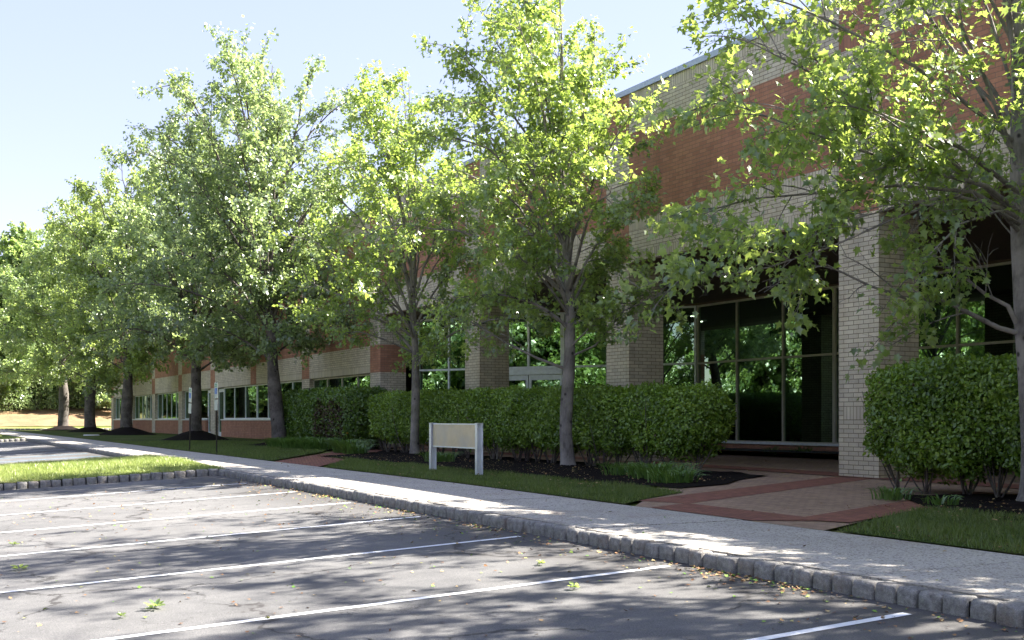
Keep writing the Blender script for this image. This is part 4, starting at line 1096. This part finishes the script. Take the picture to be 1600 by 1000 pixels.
def park_sign(x, y, h, label, tilt=(0, 0), yaw=0.0):
    z = gz(x, y)
    root = empty('parking_sign', (x, y, z), label, 'sign', 'accessible parking signs on thin posts')
    mb = MB(); P = (0, 0)
    def add(name, f):
        m_ = MB(); f(m_); me = m_.build(name, None); me.parent = root; return me
    def post(m_):
        m_.box(-.03, .03, -.012, .0, -.1, h, M['post']); m_.box(-.03, -.022, -.03, -.012, -.1, h, M['post']); m_.box(.022, .03, -.03, -.012, -.1, h, M['post'])
    add('post', post)
    def up(m_):
        m_.box(-.15, .15, -.042, -.036, h-.58, h-.02, M['white'])
        m_.box(-.10, .10, -.045, -.0421, h-.42, h-.22, M['blue'])
        for zz, w in ((h-.10, .09), (h-.16, .11)): m_.box(-w, w, -.045, -.0421, zz, zz+.03, M['green'])
        # pale wheelchair mark on the blue square: wheel ring, back and seat
        for i in range(10):
            a = -2.6+i*.42; m_.box(-.01+.045*math.cos(a)-.007, -.01+.045*math.cos(a)+.007, -.048, -.0455, h-.35+.045*math.sin(a)-.007, h-.35+.045*math.sin(a)+.007, M['white'])
        m_.box(-.02, -.006, -.048, -.0455, h-.33, h-.26, M['white']); m_.box(-.006, .03, -.048, -.0455, h-.33, h-.318, M['white']); m_.box(.03, .042, -.048, -.0455, h-.37, h-.318, M['white'])
        m_.box(-.022, -.004, -.048, -.0455, h-.254, h-.236, M['white'])
    add('upper_plate', up)
    def lo(m_):
        m_.box(-.15, .15, -.042, -.036, h-1.0, h-.62, M['white'])
    add('lower_plate', lo)
    root.rotation_euler = (tilt[0], tilt[1], yaw)
    return root
park_sign(-45.3, 9.98+.3, 2.45, 'leaning parking sign on a thin dark post, the left one of the two', (0, .06), .12)
park_sign(-41.3, 10.02+.3, 2.55, 'upright parking sign on a thin dark post, right one of the two', (0, 0), .14)
# flat pale access cover in the grass
mb = MB(); mb.cyl(-84.0, 12.4, gz(-84, 12.4)+.0, gz(-84, 12.4)+.07, .55, M['cloth'], 20, .5)
tag(mb.build('utility_cover'), 'flat pale round cover lying in the grass left of the parking signs', 'utility cover')

# ------------------------------------------------------------------ light, sky, camera
AZ = math.radians(12); EL = math.radians(45.4)      # sun behind the building, a little to the right
sdir = Vector((math.sin(AZ)*math.cos(EL), math.cos(AZ)*math.cos(EL), math.sin(EL)))
sun = bpy.data.lights.new('sun', 'SUN'); sun.energy = 5.0; sun.angle = math.radians(.53); sun.color = (1, .94, .84)
so = bpy.data.objects.new('sun', sun); COL.objects.link(so); so.rotation_euler = sdir.to_track_quat('Z', 'Y').to_euler(); so.location = (0, 30, 60)
w = bpy.data.worlds.new('World'); sc.world = w; w.use_nodes = True; nt = w.node_tree
sky = nt.nodes.new('ShaderNodeTexSky'); sky.sky_type = 'NISHITA'; sky.sun_disc = False
sky.sun_elevation = EL; sky.sun_rotation = AZ; sky.air_density = 1.0; sky.dust_density = .4; sky.ozone_density = 1.5
bg = nt.nodes['Background']; bg.inputs[1].default_value = .105
tm = nt.nodes.new('ShaderNodeMix'); tm.data_type = 'RGBA'; tm.blend_type = 'MULTIPLY'; tm.inputs[0].default_value = 1; tm.inputs[7].default_value = (1.26, .93, .98, 1)
nt.links.new(sky.outputs[0], tm.inputs[6])
hz = nt.nodes.new('ShaderNodeMix'); hz.data_type = 'RGBA'; hz.inputs[0].default_value = .72; hz.inputs[7].default_value = (1.04, 1.23, 1.76, 1)   # flat pale blue blended in as added fill for surfaces in shade
nt.links.new(tm.outputs[2], hz.inputs[6]); nt.links.new(hz.outputs[2], bg.inputs[0])
cam = bpy.data.cameras.new('camera'); cam.lens = 36*1825/1600; cam.sensor_width = 36; cam.shift_y = 156/1600
cam.clip_start = .05; cam.clip_end = 3000
co = bpy.data.objects.new('camera', cam); COL.objects.link(co); co.location = (0, 0, 0); co.rotation_euler = (PI/2, 0, math.asin(.8813))
sc.camera = co
sc.view_settings.view_transform = 'Standard'; sc.view_settings.look = 'None'; sc.view_settings.gamma = 1
sc.view_settings.exposure = 2.38
sc.cycles.max_bounces = 7; sc.cycles.diffuse_bounces = 4; sc.cycles.glossy_bounces = 3; sc.cycles.transmission_bounces = 4; sc.cycles.transparent_max_bounces = 6
sc.cycles.use_denoising = True
print('leaves', tot)
